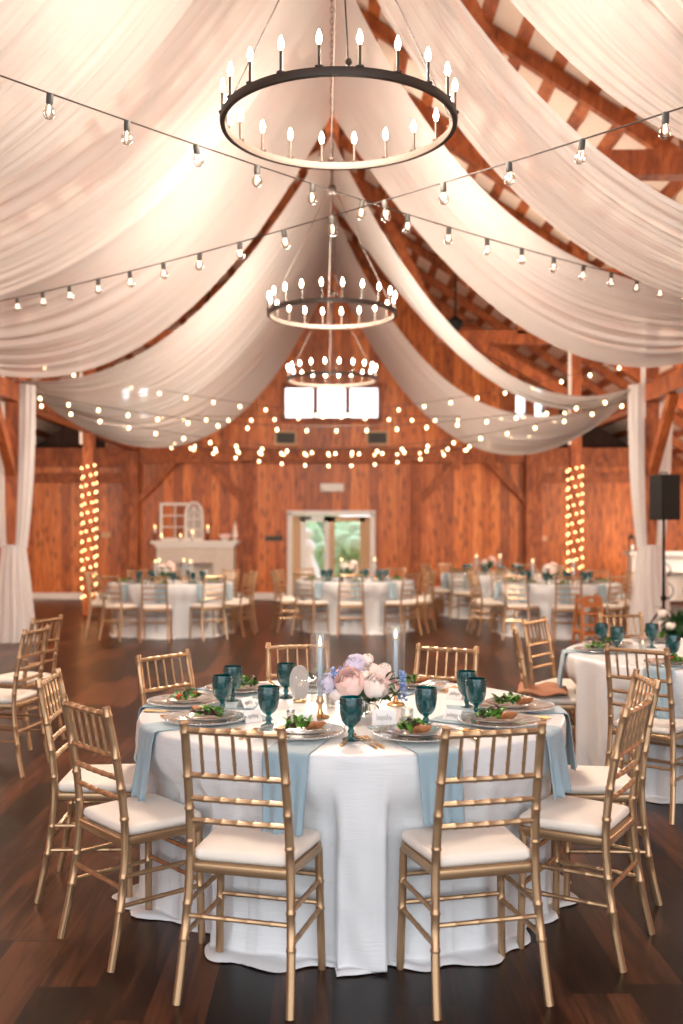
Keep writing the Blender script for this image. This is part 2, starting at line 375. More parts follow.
def build_room():
    b = MB(); b.box((0, 10.2, -.05), (2*SIDE+.4, 26.6, .1))
    struct(b.build('floor', M['floor'], smooth=False), 'dark brown plank floor of the barn')
    # back wall, with openings for the double door and three small windows
    b = MB(); T = .16; y = YB+T/2
    def W(x0, x1, z0, z1): b.box(((x0+x1)/2, y, (z0+z1)/2), (x1-x0, T, z1-z0))
    dx0, dx1, dz = -.98, .94, 1.93
    W(-SIDE, dx0, 0, 3.35); W(dx1, SIDE, 0, 3.35); W(dx0, dx1, dz, 3.35)
    xs = [(-4.83,-4.07),(-1.1,1.08),(4.07,4.83)]; z0, z1 = 4.02, 4.8
    W(-5.1, 5.1, 3.35, z0)
    x = -5.1
    for a, c in xs: W(x, a, z0, z1); x = c
    W(x, 5.1, z0, z1)
    vs = [(-5.1,YB,z1),(5.1,YB,z1),(5.1,YB,zr(5.1)),(0,YB,RIDGE),(-5.1,YB,zr(5.1))]
    vs += [(p[0],YB+T,p[2]) for p in vs]
    b.add(vs, [(0,1,2,3,4),(9,8,7,6,5),(0,5,6,1),(1,6,7,2),(2,7,8,3),(3,8,9,4),(4,9,5,0)])
    struct(b.build('wall_back', M['wall'], smooth=False), 'orange knotty pine board wall at the far end')
    b = MB()
    for s in (-1,1):
        b.box((s*6.85, YB+1.6, 4.0), (3.6,.1,2.2)); b.box((s*6.85, YB+.85, 3.3), (3.6,1.5,.08))
        b.box((s*5.08, YB+.85, 4.2), (.06,1.4,1.8))
    struct(b.build('wall_loft', M['wall_dark'], smooth=False), 'dark recessed loft above the aisle wall')
    for s, nm in ((-1,'left'),(1,'right')):
        b = MB()
        if s < 0: b.box((s*(SIDE+.08), 10.2, 1.4), (.16,26.6,2.8))
        else:     # one window opening that throws daylight on the far wall
            b.box((SIDE+.08, 7.9, 1.4), (.16,22,2.8)); b.box((SIDE+.08, 22.2, 1.4), (.16,2.6,2.8))
            b.box((SIDE+.08, 19.9, .45), (.16,2,.9)); b.box((SIDE+.08, 19.9, 2.6), (.16,2,.4))
        struct(b.build('wall_'+nm, M['wall_side'], smooth=False), f'pine board side wall on the {nm} of the barn')
    b = MB()
    for s in (-1,1):
        for x0, x1 in ((1.0,SIDE),):
            pass
    b.box((-(SIDE-.98)/2-.98, YB-.015, .07), (SIDE-.98,.03,.14)); b.box(((SIDE-.94)/2+.94, YB-.015, .07), (SIDE-.94,.03,.14))
    struct(b.build('baseboard_back', M['white'], smooth=False), 'white baseboard along the far wall')
    # roof: cream sheet, skip boards along the ridge direction, rafters
    b = MB(); e = SIDE+.4
    for s in (-1,1):
        vs = [(0,-3.2,RIDGE+.0),(s*e,-3.2,zr(e)),(s*e,YB+1.8,zr(e)),(0,YB+1.8,RIDGE)]
        vs += [(p[0],p[1],p[2]+.08) for p in vs]
        b.add(vs, [(0,1,2,3),(7,6,5,4),(0,4,5,1),(1,5,6,2),(2,6,7,3),(3,7,4,0)])
    struct(b.build('ceiling', M['roof'], smooth=False), 'cream roof sheeting seen between the boards')
    b = MB(); n = Vector((SL,0,1)).normalized()
    d = .15
    while d < e*1.2:
        x = d/math.hypot(1,SL)
        if x > e-.1: break
        for s in (-1,1):
            w = .16
            p = Vector((s*x,-3.1,zr(x)-.016)); q = Vector((s*x,YB+1.7,zr(x)-.016))
            b.beam(p, q, .16, .025, up=(s*SL,0,1))
        d += .47
    struct(b.build('trim_1', M['timber'], smooth=False), 'rows of brown roof boards with cream gaps between')
    b = MB()
    ys = [];  y = 1.0-4.3
    while y < YB: ys += [y+1.433*k for k in range(1,3)]; y += 4.3
    for yy in ys:
        if yy > YB-.2: continue
        for s in (-1,1): b.beam((0,yy,RIDGE-.12),(s*e,yy,zr(e)-.12),.09,.16,up=(0,0,1))
    struct(b.build('trim_2', M['timber'], smooth=False), 'brown common rafters under the roof boards')
    b = MB(); b.box((0, 9.7, RIDGE-.16), (.12, 25.4, .3)); b.box((0, 9.7, 7.42), (.2, 25.4, .16))
    struct(b.build('trim_3', M['timber'], smooth=False), 'ridge beam and the drape rail below it')
    # frames
    k = 4
    for y in FR + [YB-.13]:
        last = y > 20
        b = MB()
        for s in (-1,1):
            xe = 5.1 if last else e; b.beam((0,y,RIDGE-.2),(s*xe,y,zr(xe)-.2),.18,.3,up=(0,0,1))
            if not last:
                b.box((s*3.2, y, 5.05), (2.6,.18,.24))
                b.beam((s*3.45,y,5.1),(s*3.45,y,zr(3.45)-.2),.18,.18)
                b.beam((s*2.55,y,5.0),(s*4.3,y,4.0),.14,.18)
                b.beam((s*2.0,y,5.1),(s*.9,y,zr(.9)-.3),.14,.18)
        b.box((0,y,7.62),(.9,.16,.2))
        struct(b.build(f'trim_{k}', M['timber'], smooth=False), 'brown timber roof truss across the barn'); k += 1
        for s in (-1,1):
            b = MB(); b.box((s*PX, y, zr(PX)/2-.1), (.2,.2,zr(PX)-.2))
            o = b.build('timber_post', M['timber'], smooth=False, bevel=.008)
            struct(o, 'square brown timber post of the barn frame')
            if not last:
                c = MB(); c.box((s*(PX-.0)-.12, y-.09, 4.15),(.05,.05,2.1)); c.build('white_conduit', M['white'], o, smooth=False)
                for dy in (-1,1):
                    if y > 18 or dy > 0: continue
                    c = MB(); c.beam((s*PX,y+dy*.1,2.35),(s*PX,y+dy*.95,3.32),.12,.14); c.build('brace', M['timber'], o, smooth=False)
    for s in (-1,1):
        b = MB(); b.box((s*PX, 9.75, 3.44), (.2, 25.2, .24))
        struct(b.build(f'trim_{k}', M['timber'], smooth=False), 'long brown plate beam running over the posts'); k += 1
    # timbers on the back wall
    b = MB(); y = YB-.09
    b.box((0,y,3.22),(8.6,.18,.34))
    for s in (-1,1):
        b.box((s*6.5,y+.02,3.18),(4.0,.14,.42)); b.box((s*6.5,y+.04,2.72),(4.0,.10,.22))
        b.box((s*1.88,y,1.6),(.2,.18,3.0)); b.box((s*4.62,y+.03,1.5),(.18,.12,3.0))
        b.beam((s*1.95,y,2.2),(s*2.95,y,3.2),.14,.16,up=(0,1,0)); b.beam((s*4.35,y,2.2),(s*3.4,y,3.2),.14,.16,up=(0,1,0))
    struct(b.build(f'trim_{k}', M['timber'], smooth=False), 'brown posts braces and rail on the far wall'); k += 1
    # windows
    for i, (a, c) in enumerate(xs):
        f = MB(); w = .10; yy = YB-.01
        f.box(((a+c)/2,yy,z0),(c-a+.1,.2,w)); f.box(((a+c)/2,yy,z1),(c-a+.1,.2,w))
        cols = 3 if i == 1 else 2
        for j in range(cols+1):
            x = a+(c-a)*j/cols; f.box((x,yy,(z0+z1)/2),(w,.2,z1-z0))
        o = f.build(f'window_{i+1}', M['timber'], smooth=False)
        struct(o, ['high two pane window near the fireplace','high three pane window above the double door','high two pane window over the lit post'][i])
        g = MB(); g.box(((a+c)/2,YB+.06,(z0+z1)/2),(c-a,.01,z1-z0)); g.build('pane', M['pane'], o, smooth=False)
    # double door
    f = MB(); yy = YB-.02; wd = .11
    f.box((dx0+.03,yy,dz/2),(wd,.22,dz)); f.box((dx1-.03,yy,dz/2),(wd,.22,dz)); f.box(((dx0+dx1)/2,yy,dz),(dx1-dx0+.06,.22,wd))
    o = f.build('door_1', M['white'], smooth=False, bevel=.006); struct(o, 'white framed glazed double door in the far wall')
    f = MB(); f.box((dx0+.17,YB+.06,.93),(.2,.05,1.86)); f.box((dx1-.13,YB+.06,.93),(.12,.05,1.86)); f.build('side_panel', M['beige'], o, smooth=False)
    mid = -.06
    for s, (a, c) in enumerate(((dx0+.27,mid),(mid,dx1-.19))):
        lf = MB(); st = .12
        lf.box((a+st/2,YB+.06,.93),(st,.05,1.86)); lf.box((c-st/2,YB+.06,.93),(st,.05,1.86))
        lf.box(((a+c)/2,YB+.06,1.80),(c-a,.05,.12)); lf.box(((a+c)/2,YB+.06,.12),(c-a,.05,.24))
        l = lf.build('door_leaf', M['white'] if s == 0 else M['beige'], o, smooth=False)
        g = MB(); g.box(((a+c)/2,YB+.06,.98),(c-a-2*st,.012,1.5)); g.build('pane', M['pane'], l, smooth=False)
        h = MB(); h.tube([((c-.06 if s==0 else a+.06),YB+.0,.95),((c-.06 if s==0 else a+.06),YB-.05,.95),((c-.16 if s==0 else a+.16),YB-.05,.95)],.012); h.build('handle', M['steel'], l)
    cl = MB(); cl.box((-.6,YB-.0,1.82),(.26,.06,.06)); cl.build('door_closer', M['vent'], o, smooth=False)
    # outside
    b = MB(); b.box((0,YB+11,-.1),(60,20,.1)); struct(b.build('ground_outside', M['lawn'], smooth=False), 'pale sunlit lawn beyond the glass doors')
    for i, (x, y, r) in enumerate(((-3.0,28.5,1.0),(-1.2,32.2,1.5),(.75,28.6,1.0),(2.3,32.2,1.5),(3.3,27.4,.9),(-4.6,32.5,1.6))):
        b = MB(); q = random.Random(i)
        for j in range(150):
            th = q.uniform(0,2*PI); ph = math.asin(q.uniform(-.5,1)); rr = r*q.uniform(.75,1.05)
            c = (rr*math.cos(ph)*math.cos(th), rr*math.cos(ph)*math.sin(th), r*.75+rr*.95*math.sin(ph)*.9)
            b.ball(c, q.uniform(.16,.34), 6, 4)
        b.ball((0,0,r*.7),(r*.8,r*.8,r*.72),12,8)
        tag(b.build('garden_shrub', M['hedge'], loc=(x,y,-.02)), 'pale green leafy shrub in the garden beyond the glass door', 'shrub', 'shrubs beyond the glass door')
    b = MB(); b.lathe([(.52,0),(.50,.05),(.42,.25),(.34,.5),(.24,.75),(.17,.92),(.15,1.0),(.2,1.12),(.19,1.22),(.13,1.32),(.07,1.36),(.09,1.42),(.11,1.5),(.09,1.58),(.03,1.62),(0,1.63)],24)
    tag(b.build('garden_ornament', M['white'], loc=(-.62,25.4,-.05)), 'white bell shaped garden figure outside the glass door', 'garden ornament')

# ------------------------------------------------------------------ ceiling drapes
def sheet(rows, name, mat, label, cat, group=None, parent=None):
    b = MB(); b.grid(rows); o = b.build(name, mat, parent, ang=180)
    me = o.data; uvl = me.uv_layers.new(name='cloth'); nr = len(rows); nc = len(rows[0])
    for lp in me.loops:
        i, j = divmod(lp.vertex_index, nc); uvl.data[lp.index].uv = (j/(nc-1), i/(nr-1))
    if label: tag(o, label, cat, group)
    return o
def drape(s, post, e0, e1, seed, label):
    # e = (ridge Y, sag); the cloth is stretched along the rail and gathered over the plate by a post
    q = random.Random(seed); nt, nu = 64, 72; rows = []
    fr = [(q.uniform(6,26), q.uniform(0,6), q.uniform(.3,1)) for _ in range(7)]
    for i in range(nt+1):
        t = i/nt; row = []
        for j in range(nu+1):
            u = j/nu
            yr = e0[0]+(e1[0]-e0[0])*u; sg = e0[1]+(e1[1]-e0[1])*u + .08*math.sin(PI*u); sk = e0[2]+(e1[2]-e0[2])*u
            x = PX*t*.995
            y = yr+(post+(u-.5)*.24-yr)*t
            bulge = 4*t*(1-t)
            z = 7.3+(3.62-7.3)*t - sg*bulge*(1+sk*(1-2*t))
            w = sum(a*math.sin(2*PI*f*u+p) for f, p, a in fr)/4
            amp = .05*min(1,bulge*1.4)+.012*t
            z += w*amp; y += w*amp*.6
            if t > .93: z += .05*math.sin(PI*u)
            row.append((s*x, y, z))
        rows.append(row)
    return sheet(rows, 'ceiling_drape', M['drape'], label, 'ceiling drape', 'sheer drapes from the ridge to the posts')

def build_drapes():
    # (name, post Y, near edge (ridge Y, sag, skew), far edge)
    D = {1: [('front', 5.3, (4.2,1.65,.2),(7.0,1.5,.2)), ('second', 5.3, (7.7,1.8,0),(9.3,2.05,0)), ('third', 9.6, (9.9,1.2,.4),(13.8,1.5,-.2)),
             ('fourth', 13.9, (14.6,1.5,0),(17.5,1.3,-.3)), ('fifth', 13.9, (17.8,1.8,.1),(22.2,2.2,-.1))],
         -1: [('front', 5.3, (4.2,1.65,.2),(7.4,1.75,.1)), ('second', 5.3, (7.2,1.5,0),(10.6,1.85,-.15)), ('third', 9.6, (8.7,.85,.3),(13.8,1.7,-.1)),
             ('fourth', 13.9, (14.5,1.1,0),(17.9,1.7,0)), ('fifth', 13.9, (18.0,1.45,0),(22.2,2.2,.05))]}
    where = {'front':'passing out of the top corner','second':'passing beside the nearest ring chandelier','third':'between the nearest and the middle ring chandelier','fourth':'just behind the middle ring chandelier, gathered at the curtained post','fifth':'hanging lowest and farthest back, in front of the small windows'}
    for s, side in ((-1,'left'),(1,'right')):
        for i, (nm, post, a, c) in enumerate(D[s]):
            drape(s, post, a, c, 31+i*7+(s>0), f'sheer white {side} ceiling drape '+where[nm])
    # tied curtains round the posts at the third frame
    for s in (-1,1):
        t = thing('post_curtain', f"white sheer tied curtain round the {'fireplace side post' if s<0 else 'post behind the black loudspeaker'}", 'curtain', (s*PX,13.9,0))
        q = random.Random(5+s)
        for dx, nm in ((-1,'upper_panel'),(1,'upper_panel')):
            rows = []
            for i in range(31):
                k = i/30; z = 3.56-(3.56-1.3)*k; row = []
                cx = dx*(.175-.07*k**2.5); hw = .105*(1-.3*k**3)+.02*(1-k)
                for j in range(41):
                    a = 2*PI*j/40; pl = 1+.13*math.sin(9*a+1.5*k+dx)
                    row.append((cx+hw*pl*math.cos(a), -.02+(.10*pl)*math.sin(a)+(.0), z))
                rows.append(row)
            sheet(rows, nm, M['curtain'], None, None, parent=t)
        rows = []
        for i in range(31):
            k = i/30; z = 1.34*(1-k)+.004; row = []
            for j in range(97):
                a = 2*PI*j/96
                r = .148+.13*k+(.008+.03*k)*math.sin(13*a+.6*math.sin(3*k*2))+.012*k*math.sin(29*a)
                row.append((r*math.cos(a)*1.05, r*math.sin(a), z))
            rows.append(row)
        sheet(rows, 'lower_skirt', M['curtain'], None, None, parent=t)
        b = MB()
        b.tube([(.152*math.cos(2*PI*j/24)*1.05,.152*math.sin(2*PI*j/24),1.33) for j in range(24)],.014,8,closed=True); b.build('tie_band', M['cloth'], t)

# ------------------------------------------------------------------ chandeliers
def build_chandeliers():
    r = .612
    def make(label, loc, hub):
        t = thing('ring_chandelier', label, 'chandelier', loc)
        b = MB(); prof = []
        for j in range(96):
            pass
        vs = []; fs = []; n = 96
        sec = [(-.012,-.02),(.012,-.02),(.016,0),(.012,.02),(-.012,.02),(-.016,0)]
        for j in range(n):
            a = 2*PI*j/n
            for u, w in sec: vs.append(((r+u)*math.cos(a),(r+u)*math.sin(a),w))
        for j in range(n):
            for k in range(6):
                a = j*6+k; c = j*6+(k+1)%6; d = ((j+1)%n)*6
                fs.append((a, d+k, d+(k+1)%6, c))
        b.add(vs, fs); b.build('ring', M['bronze'], t, ang=30)
        for j in range(20):
            a = 2*PI*(j+.5)/20; x, y = r*math.cos(a), r*math.sin(a)
            b = MB(); b.lathe([(.0,.02),(.02,.02),(.022,.027),(.0075,.032),(.0075,.13),(.0,.132)],10,(x,y,0)); cs = b.build('candle_sleeve', M['bronze'], t)
            b = MB(); b.lathe([(.006,.131),(.011,.141),(.0145,.155),(.0135,.168),(.008,.187),(.003,.2),(0,.202)],12,(x,y,0)); b.build('bulb', M['chand_on'], cs)
        for j in range(4):
            a = PI/4*0+PI/2*j+R(4)
            b = MB(); b.tube([(r*math.cos(a),r*math.sin(a),.02),(.03*math.cos(a),.03*math.sin(a),hub)],.0045,6); b.build('cable', M['wire'], t)
            b = MB(); b.ball((r*math.cos(a),r*math.sin(a),.045),.018,8,6); b.build('cable_knob', M['bronze'], t)
        b = MB(); b.lathe([(0,hub-.03),(.035,hub-.03),(.05,hub),(.035,hub+.04),(.01,hub+.06),(0,hub+.06)],14); b.build('hub', M['bronze'], t)
        L_ = 7.34-loc[2]; b = MB(); zz = hub+.06; k = 0
        while zz < L_:
            Mx = Matrix.Translation((0,0,zz+.03)) @ Matrix.Rotation(PI/2*(k%2),4,'Z') @ Matrix.Rotation(PI/2,4,'X')
            pts = [Mx @ Vector((.014*math.cos(2*PI*j/10),.034*math.sin(2*PI*j/10),0)) for j in range(10)]
            b.tube(pts,.004,5,closed=True); zz += .055; k += 1
        b.build('chain', M['wire'], t)
        return t
    data = [('nearest and largest looking dark iron ring chandelier with lit candle bulbs', (.035,5.3,3.70), 1.25),
            ('middle dark iron ring chandelier, second along the ridge', (0,9.65,3.63), 1.2),
            ('farthest ring chandelier, in front of the three pane window', (0,13.85,3.63), 1.2)]
    for lb, loc, hub in data:
        make(lb, loc, hub)
        ld = bpy.data.lights.new('chandelier_light','POINT'); ld.energy = 290 if loc[1] < 7 else 420; ld.color = (1,.83,.67); ld.shadow_soft_size = .35
        lo = bpy.data.objects.new('chandelier_light', ld); lo.location = (loc[0],loc[1],loc[2]+.25); COL.objects.link(lo)

# ------------------------------------------------------------------ string lights
def sag_pts(p, q, sag, n):
    p = Vector(p); q = Vector(q); out = []
    for i in range(n+1):
        t = i/n; v = p.lerp(q, t); v.z -= sag*4*t*(1-t); out.append(v)
    return out
PROTO = {}
def bulb_meshes():
    b = MB(); b.lathe([(.0,.0),(.011,.0),(.0125,-.004),(.0125,-.034),(.010,-.037),(0,-.037)],10); PROTO['socket'] = b.mesh('socket'); PROTO['socket'].materials.append(M['vent'])
    b = MB(); b.lathe([(.009,-.036),(.011,-.042),(.0195,-.054),(.0225,-.066),(.0195,-.078),(.011,-.087),(0,-.090)],14); PROTO['glass'] = b.mesh('glass'); PROTO['glass'].materials.append(M['bulb_glass'])
    b = MB(); b.tube([(-.005,0,-.04),(-.008,0,-.062),(0,0,-.07),(.008,0,-.062),(.005,0,-.04)],.0022,5); PROTO['fil'] = b.mesh('filament'); PROTO['fil'].materials.append(M['filament'])
    b = MB(); b.lathe([(.009,-.036),(.011,-.042),(.0195,-.054),(.0225,-.066),(.0195,-.078),(.011,-.087),(0,-.090)],10); PROTO['on'] = b.mesh('bulb_lit'); PROTO['on'].materials.append(M['bulb_on'])
def inst(me, name, parent, loc, rot=None):
    o = bpy.data.objects.new(name, me); COL.objects.link(o); o.parent = parent; o.location = loc
    if rot: o.rotation_euler = rot
    return o
def string(p, q, sag, step, label, clear, off=None):
    t = thing('string_light', label, 'string lights', (0,0,0), 0, None)
    pts = sag_pts(p, q, sag, 80)
    b = MB(); b.tube(pts, .0045, 5); b.build('wire', M['wire'], t)
    acc = step*.5 if off is None else off; d = 0
    for i in range(len(pts)-1):
        a, c = pts[i], pts[i+1]; Ls = (c-a).length
        while acc <= d+Ls:
            v = a.lerp(c, (acc-d)/Ls); rot = (rnd.uniform(-.12,.12), rnd.uniform(-.12,.12), rnd.uniform(0,3))
            so = inst(PROTO['socket'], 'socket', t, v, rot)
            if clear: so.scale = (1.4,)*3
            if clear:
                g = inst(PROTO['glass'], 'bulb', t, v, rot); g.scale = (1.4,)*3; inst(PROTO['fil'], 'filament', g, (0,0,0))
            else: inst(PROTO['on'], 'bulb', t, v, rot)
            acc += step
        d += Ls
def build_strings():
    bulb_meshes()
    string((-4.4,1.94,3.89),(4.4,10.54,3.95),.25,.44,'clear bulb string light falling from the upper left edge past the nearest chandelier', True, .27)
    string((4.4,1.94,3.66),(-4.4,10.54,3.80),.22,.44,'clear bulb string light rising to the right edge under the nearest chandelier', True, .0)
    string((-4.35,14.4,4.0),(4.35,17.6,3.7),.42,.42,'upper glowing string light from the curtained fireplace side post', False)
    string((4.35,14.4,4.0),(-4.35,17.6,3.7),.42,.42,'upper glowing string light from the loudspeaker side post', False)
    string((-4.35,18.1,3.7),(4.35,18.1,3.7),.93,.42,'glowing string light sagging deepest between the two lit posts', False)
    string((-4.3,22.1,3.5),(4.3,22.1,3.5),.24,.5,'glowing string light along the rail of the far wall', False)
    string((-4.3,14.0,3.5),(4.3,14.0,3.5),.5,.42,'glowing string light across the hall between the two curtained posts', False)
    string((4.3,14.1,3.42),(-4.35,18.0,3.5),.62,.42,'lower glowing string light from the loudspeaker side post to the opposite lit post', False)
    string((-4.3,14.1,3.42),(4.35,18.0,3.5),.62,.42,'lower glowing string light from the curtained fireplace side post to the opposite lit post', False)
    # lights wound round the two posts
    b = MB(); b.ball((0,0,0),.017,8,6); mini = b.mesh('mini_bulb'); mini.materials.append(M['mini_on'])
    for s, top in ((-1,2.75),(1,2.72)):
        t = thing('post_string_light', f"warm mini lights wound round the {'post near the fireplace' if s<0 else 'post behind the wooden high chair'}", 'string lights', (s*PX,18.2,0))
        pts = []; n = 96; turns = 15
        for i in range(n*6+1):
            k = i/(n*6); a = 2*PI*turns*k+.4; z = .25+(top-.25)*k
            rr = .118/max(abs(math.cos(a)),abs(math.sin(a))); rr = min(rr,.13)
            pts.append((rr*math.cos(a), rr*math.sin(a), z))
        w = MB(); w.tube(pts,.004,4); w.build('wire', M['wire'], t)
        for i in range(n): inst(mini, 'mini_bulb', t, Vector(pts[i*6])+Vector((pts[i*6][0]*.08,pts[i*6][1]*.08,0)))
# ------------------------------------------------------------------ chiavari chair
def catmull(ps, n):
    ps = [Vector(p) for p in ps]; out = []
    for i in range(len(ps)-1):
        p0 = ps[max(i-1,0)]; p1 = ps[i]; p2 = ps[i+1]; p3 = ps[min(i+2,len(ps)-1)]
        for k in range(n):
            t = k/n
            out.append(.5*((2*p1)+(p2-p0)*t+(2*p0-5*p1+4*p2-p3)*t*t+(3*p1-p0-3*p2+p3)*t**3))
    out.append(ps[-1]); return out
def along(ps, s):
    d = [0]
    for i in range(len(ps)-1): d.append(d[-1]+(ps[i+1]-ps[i]).length)
    x = s*d[-1]
    for i in range(len(ps)-1):
        if x <= d[i+1]+1e-9: return ps[i].lerp(ps[i+1], (x-d[i])/max(1e-9,d[i+1]-d[i]))
    return ps[-1]
def bamboo(ctrl, r, nodes, seg=9, taper=0, step=14):
    path = catmull(ctrl, 8); Ltot = sum((path[i+1]-path[i]).length for i in range(len(path)-1))
    ss = set(i/step for i in range(step+1)); w = .0048/Ltot
    for nd in nodes:
        for k in (-1.6,-.8,0,.8,1.6): ss.add(min(1,max(0,nd+k*w)))
    ss = sorted(ss); pts = []; rad = []
    for s in ss:
        pts.append(along(path, s)); k = 1-taper*s
        dd = min([abs(s-nd)/w for nd in nodes] or [9])
        rad.append(r*k*(1.17 if dd < .4 else 1.13 if dd < 1.2 else 1))
    keep = [0]
    for i in range(1,len(pts)):
        if (pts[i]-pts[keep[-1]]).length > 1e-4: keep.append(i)
    b = MB(); b.tube([pts[i] for i in keep],[rad[i] for i in keep],seg); return b
def seat_outline(w, d0, d1, r=.05, n=5):
    # back narrow, front wide
    cs = [(-w*.86,d0),(w*.86,d0),(w,d1),(-w,d1)]; out = []
    for i in range(4):
        p = Vector(cs[i]); a = (Vector(cs[i-1])-p).normalized(); c = (Vector(cs[(i+1)%4])-p).normalized()
        rr = r if i > 1 else r*.5
        A = p+a*rr; C_ = p+c*rr
        for k in range(n+1):
            t = k/n; q = A*(1-t)**2+p*2*t*(1-t)+C_*t*t; out.append((q.x,q.y))
    return out
def REAR(s): return [(s*.194,-.222,0),(s*.187,-.188,.16),(s*.178,-.162,.34),(s*.174,-.155,.46),(s*.171,-.165,.60),(s*.168,-.195,.78),(s*.165,-.226,.925)]
def rear_at(z, s):
    ps = catmull(REAR(s), 10)
    for i in range(len(ps)-1):
        if ps[i].z <= z <= ps[i+1].z: return ps[i].lerp(ps[i+1], (z-ps[i].z)/(ps[i+1].z-ps[i].z))
    return ps[-1]
def front_at(z, s): return Vector((s*(.183+.010*(1-z/.43)), .150+.008*(1-z/.43), z))
def make_chair(simple=False):
    t = thing('chiavari_chair', 'gold chiavari chair', 'chair')
    g = M['gold']; sg = 6 if simple else 9
    nd = lambda *a: [] if simple else list(a)
    for s in (-1,1):
        bamboo(REAR(s), .0148, nd(.22,.34,.56,.68,.80,.965), sg).build('rear_leg', g, t)
        bamboo([front_at(0,s),front_at(.2,s),front_at(.43,s)], .0142, nd(.5,.72), sg).build('front_leg', g, t)
    b = MB(); b.slab(seat_outline(.2,-.168,.178), .418, .450, .004); b.build('seat_frame', g, t, ang=50)
    b = MB(); b.slab(seat_outline(.197,-.15,.176), .4505, .488, .014, .012); b.build('seat_cushion', M['seat'], t, ang=70)
    for z, nm in ((.897,'top_rail'),(.745,'back_rail'),(.665,'back_rail'),(.59,'back_rail')):
        p, q = rear_at(z,-1), rear_at(z,1)
        bamboo([p,p.lerp(q,.5)+Vector((0,-.006,0)),q], .0098 if nm == 'back_rail' else .0115, nd(.17,.34,.5,.66,.83), sg-1, step=6).build(nm, g, t)
    for k in range(5):
        f = (k+1)/6
        p = rear_at(.745,-1).lerp(rear_at(.745,1),f); q = rear_at(.897,-1).lerp(rear_at(.897,1),f)
        p.y -= .005; q.y -= .005
        bamboo([p,p.lerp(q,.5),q], .0062, nd(.3,.62), sg-2, step=5).build('spindle', g, t)
    def st(p, q, nodes=(.25,.5,.75)):
        bamboo([p,p.lerp(q,.5),q], .0088, nd(*nodes), sg-1, step=6).build('stretcher', g, t)
    for s in (-1,1):
        st(rear_at(.315,s), front_at(.315,s)); st(rear_at(.215,s), front_at(.215,s))
    st(rear_at(.275,-1), rear_at(.275,1), (.18,.4,.6,.82))
    st(front_at(.335,-1), front_at(.335,1), (.18,.4,.6,.82)); st(front_at(.235,-1), front_at(.235,1), (.18,.4,.6,.82))
    return t

TA = (.085, 4.40); RA = .915
TB = (2.42, 6.35)
FAR = [('fireplace', (-2.42,15.05), 270, 0), ('door', (.35,15.65), 270, 0), ('lit post', (3.36,15.0), 265, 0), ('far corner', (2.9,18.1), 270, 0)]
# seat centre x, y, facing angle (deg), label
CH_A = [(-.263,3.43,75,'closest gold chiavari chair, its back towards us, at the front left of the nearest table'),
        (.467,3.427,104,'gold chiavari chair with its back towards us, at the front right of the nearest table'),
        (-.735,3.80,41,'gold chiavari chair turned sideways at the near left of the nearest table'),
        (-1.01,4.36,2,'gold chiavari chair half hidden at the far left of the nearest table'),
        (.935,3.79,148,'gold chiavari chair turned sideways at the near right of the nearest table'),
        (1.137,4.335,178,'gold chiavari chair mostly hidden behind the near right chair of the nearest table'),
        (-.69,4.99,-38,'gold chiavari chair seen through its spindles beyond the two paired salads of the nearest table'),
        (-.14,5.37,-76,'gold chiavari chair behind the frosted oval and nearest table candle'),
        (.53,5.25,-116,'gold chiavari chair across the nearest table, behind the two paired goblets')]
CH_B = [(173,'gold chiavari chair seen edge-on, tan shawl on its seat, by the right-hand table'),
        (142,'gold chiavari chair angled behind the edge-on chair at the right-hand table'),
        (101,'gold chiavari chair beyond the right-hand table, in front of the black speaker pole'),
        (231,'gold chiavari chair back towards us, at the near side of the right-hand table')]
CH_C = [(-2.127,6.50,170,'gold chiavari chair at the left edge, the nearer of the two facing away there'),
        (-2.265,7.3,160,'gold chiavari chair at the left edge, behind another facing the same way')]
SEATS_A = []
def build_chairs():
    ch = make_chair()
    first = True
    def put(x, y, f, lb, group, src):
        nonlocal first
        if first and src is ch:
            o = ch; first = False
            o.location = (x,y,0); o.rotation_euler = (0,0,R(f-90)); o['label'] = lb; o['group'] = group
        else: o = dup(src, (x,y,0), R(f-90), lb, group)
        return o
    for x, y, f, lb in CH_A: put(x,y,f,lb,'chairs round the nearest table',ch)
    for a, lb in CH_B: put(TB[0]+1.02*math.cos(R(a)), TB[1]+1.02*math.sin(R(a)), a+180, lb, 'chairs round the right-hand table', ch)
    for x, y, f, lb in CH_C: put(x,y,f,lb,'chairs at the left edge',ch)
    fc = make_chair(True); used = False
    names = {'fireplace':'the fireplace table','door':'the table before the glass door','lit post':'the table beside the lit post','far corner':'the table behind the lit post table'}
    for nm, c, a0, _ in FAR:
        lst = []
        for k in range(10):
            a = R(a0+36*k + rnd.uniform(-4,4)); rr = 1.05+rnd.uniform(-.02,.04)
            x, y = c[0]+rr*math.cos(a), c[1]+rr*math.sin(a)
            if nm == 'lit post' and k == 9: pass
            lst.append((x, y, math.degrees(a)+180+rnd.uniform(-5,5)))
        near = sorted([p for p in lst if p[1] < c[1]], key=lambda p: p[0]/p[1]); far = sorted([p for p in lst if p[1] >= c[1]], key=lambda p: p[0]/p[1])
        words = ['first','second','third','fourth','fifth','sixth']
        for side, arr in (('near',near),('far',far)):
            for i, (x, y, f) in enumerate(arr):
                lb = f'gold chiavari chair on the {side} side of {names[nm]}, {words[i]} from the left'
                lb = f'gold chair, {side} side of {names[nm]}, {words[i]} from the left'
                if not used:
                    used = True; fc.location = (x,y,0); fc.rotation_euler = (0,0,R(f-90)); fc['label'] = lb; fc['group'] = 'chairs round '+names[nm]
                else: dup(fc, (x,y,0), R(f-90), lb, 'chairs round '+names[nm])

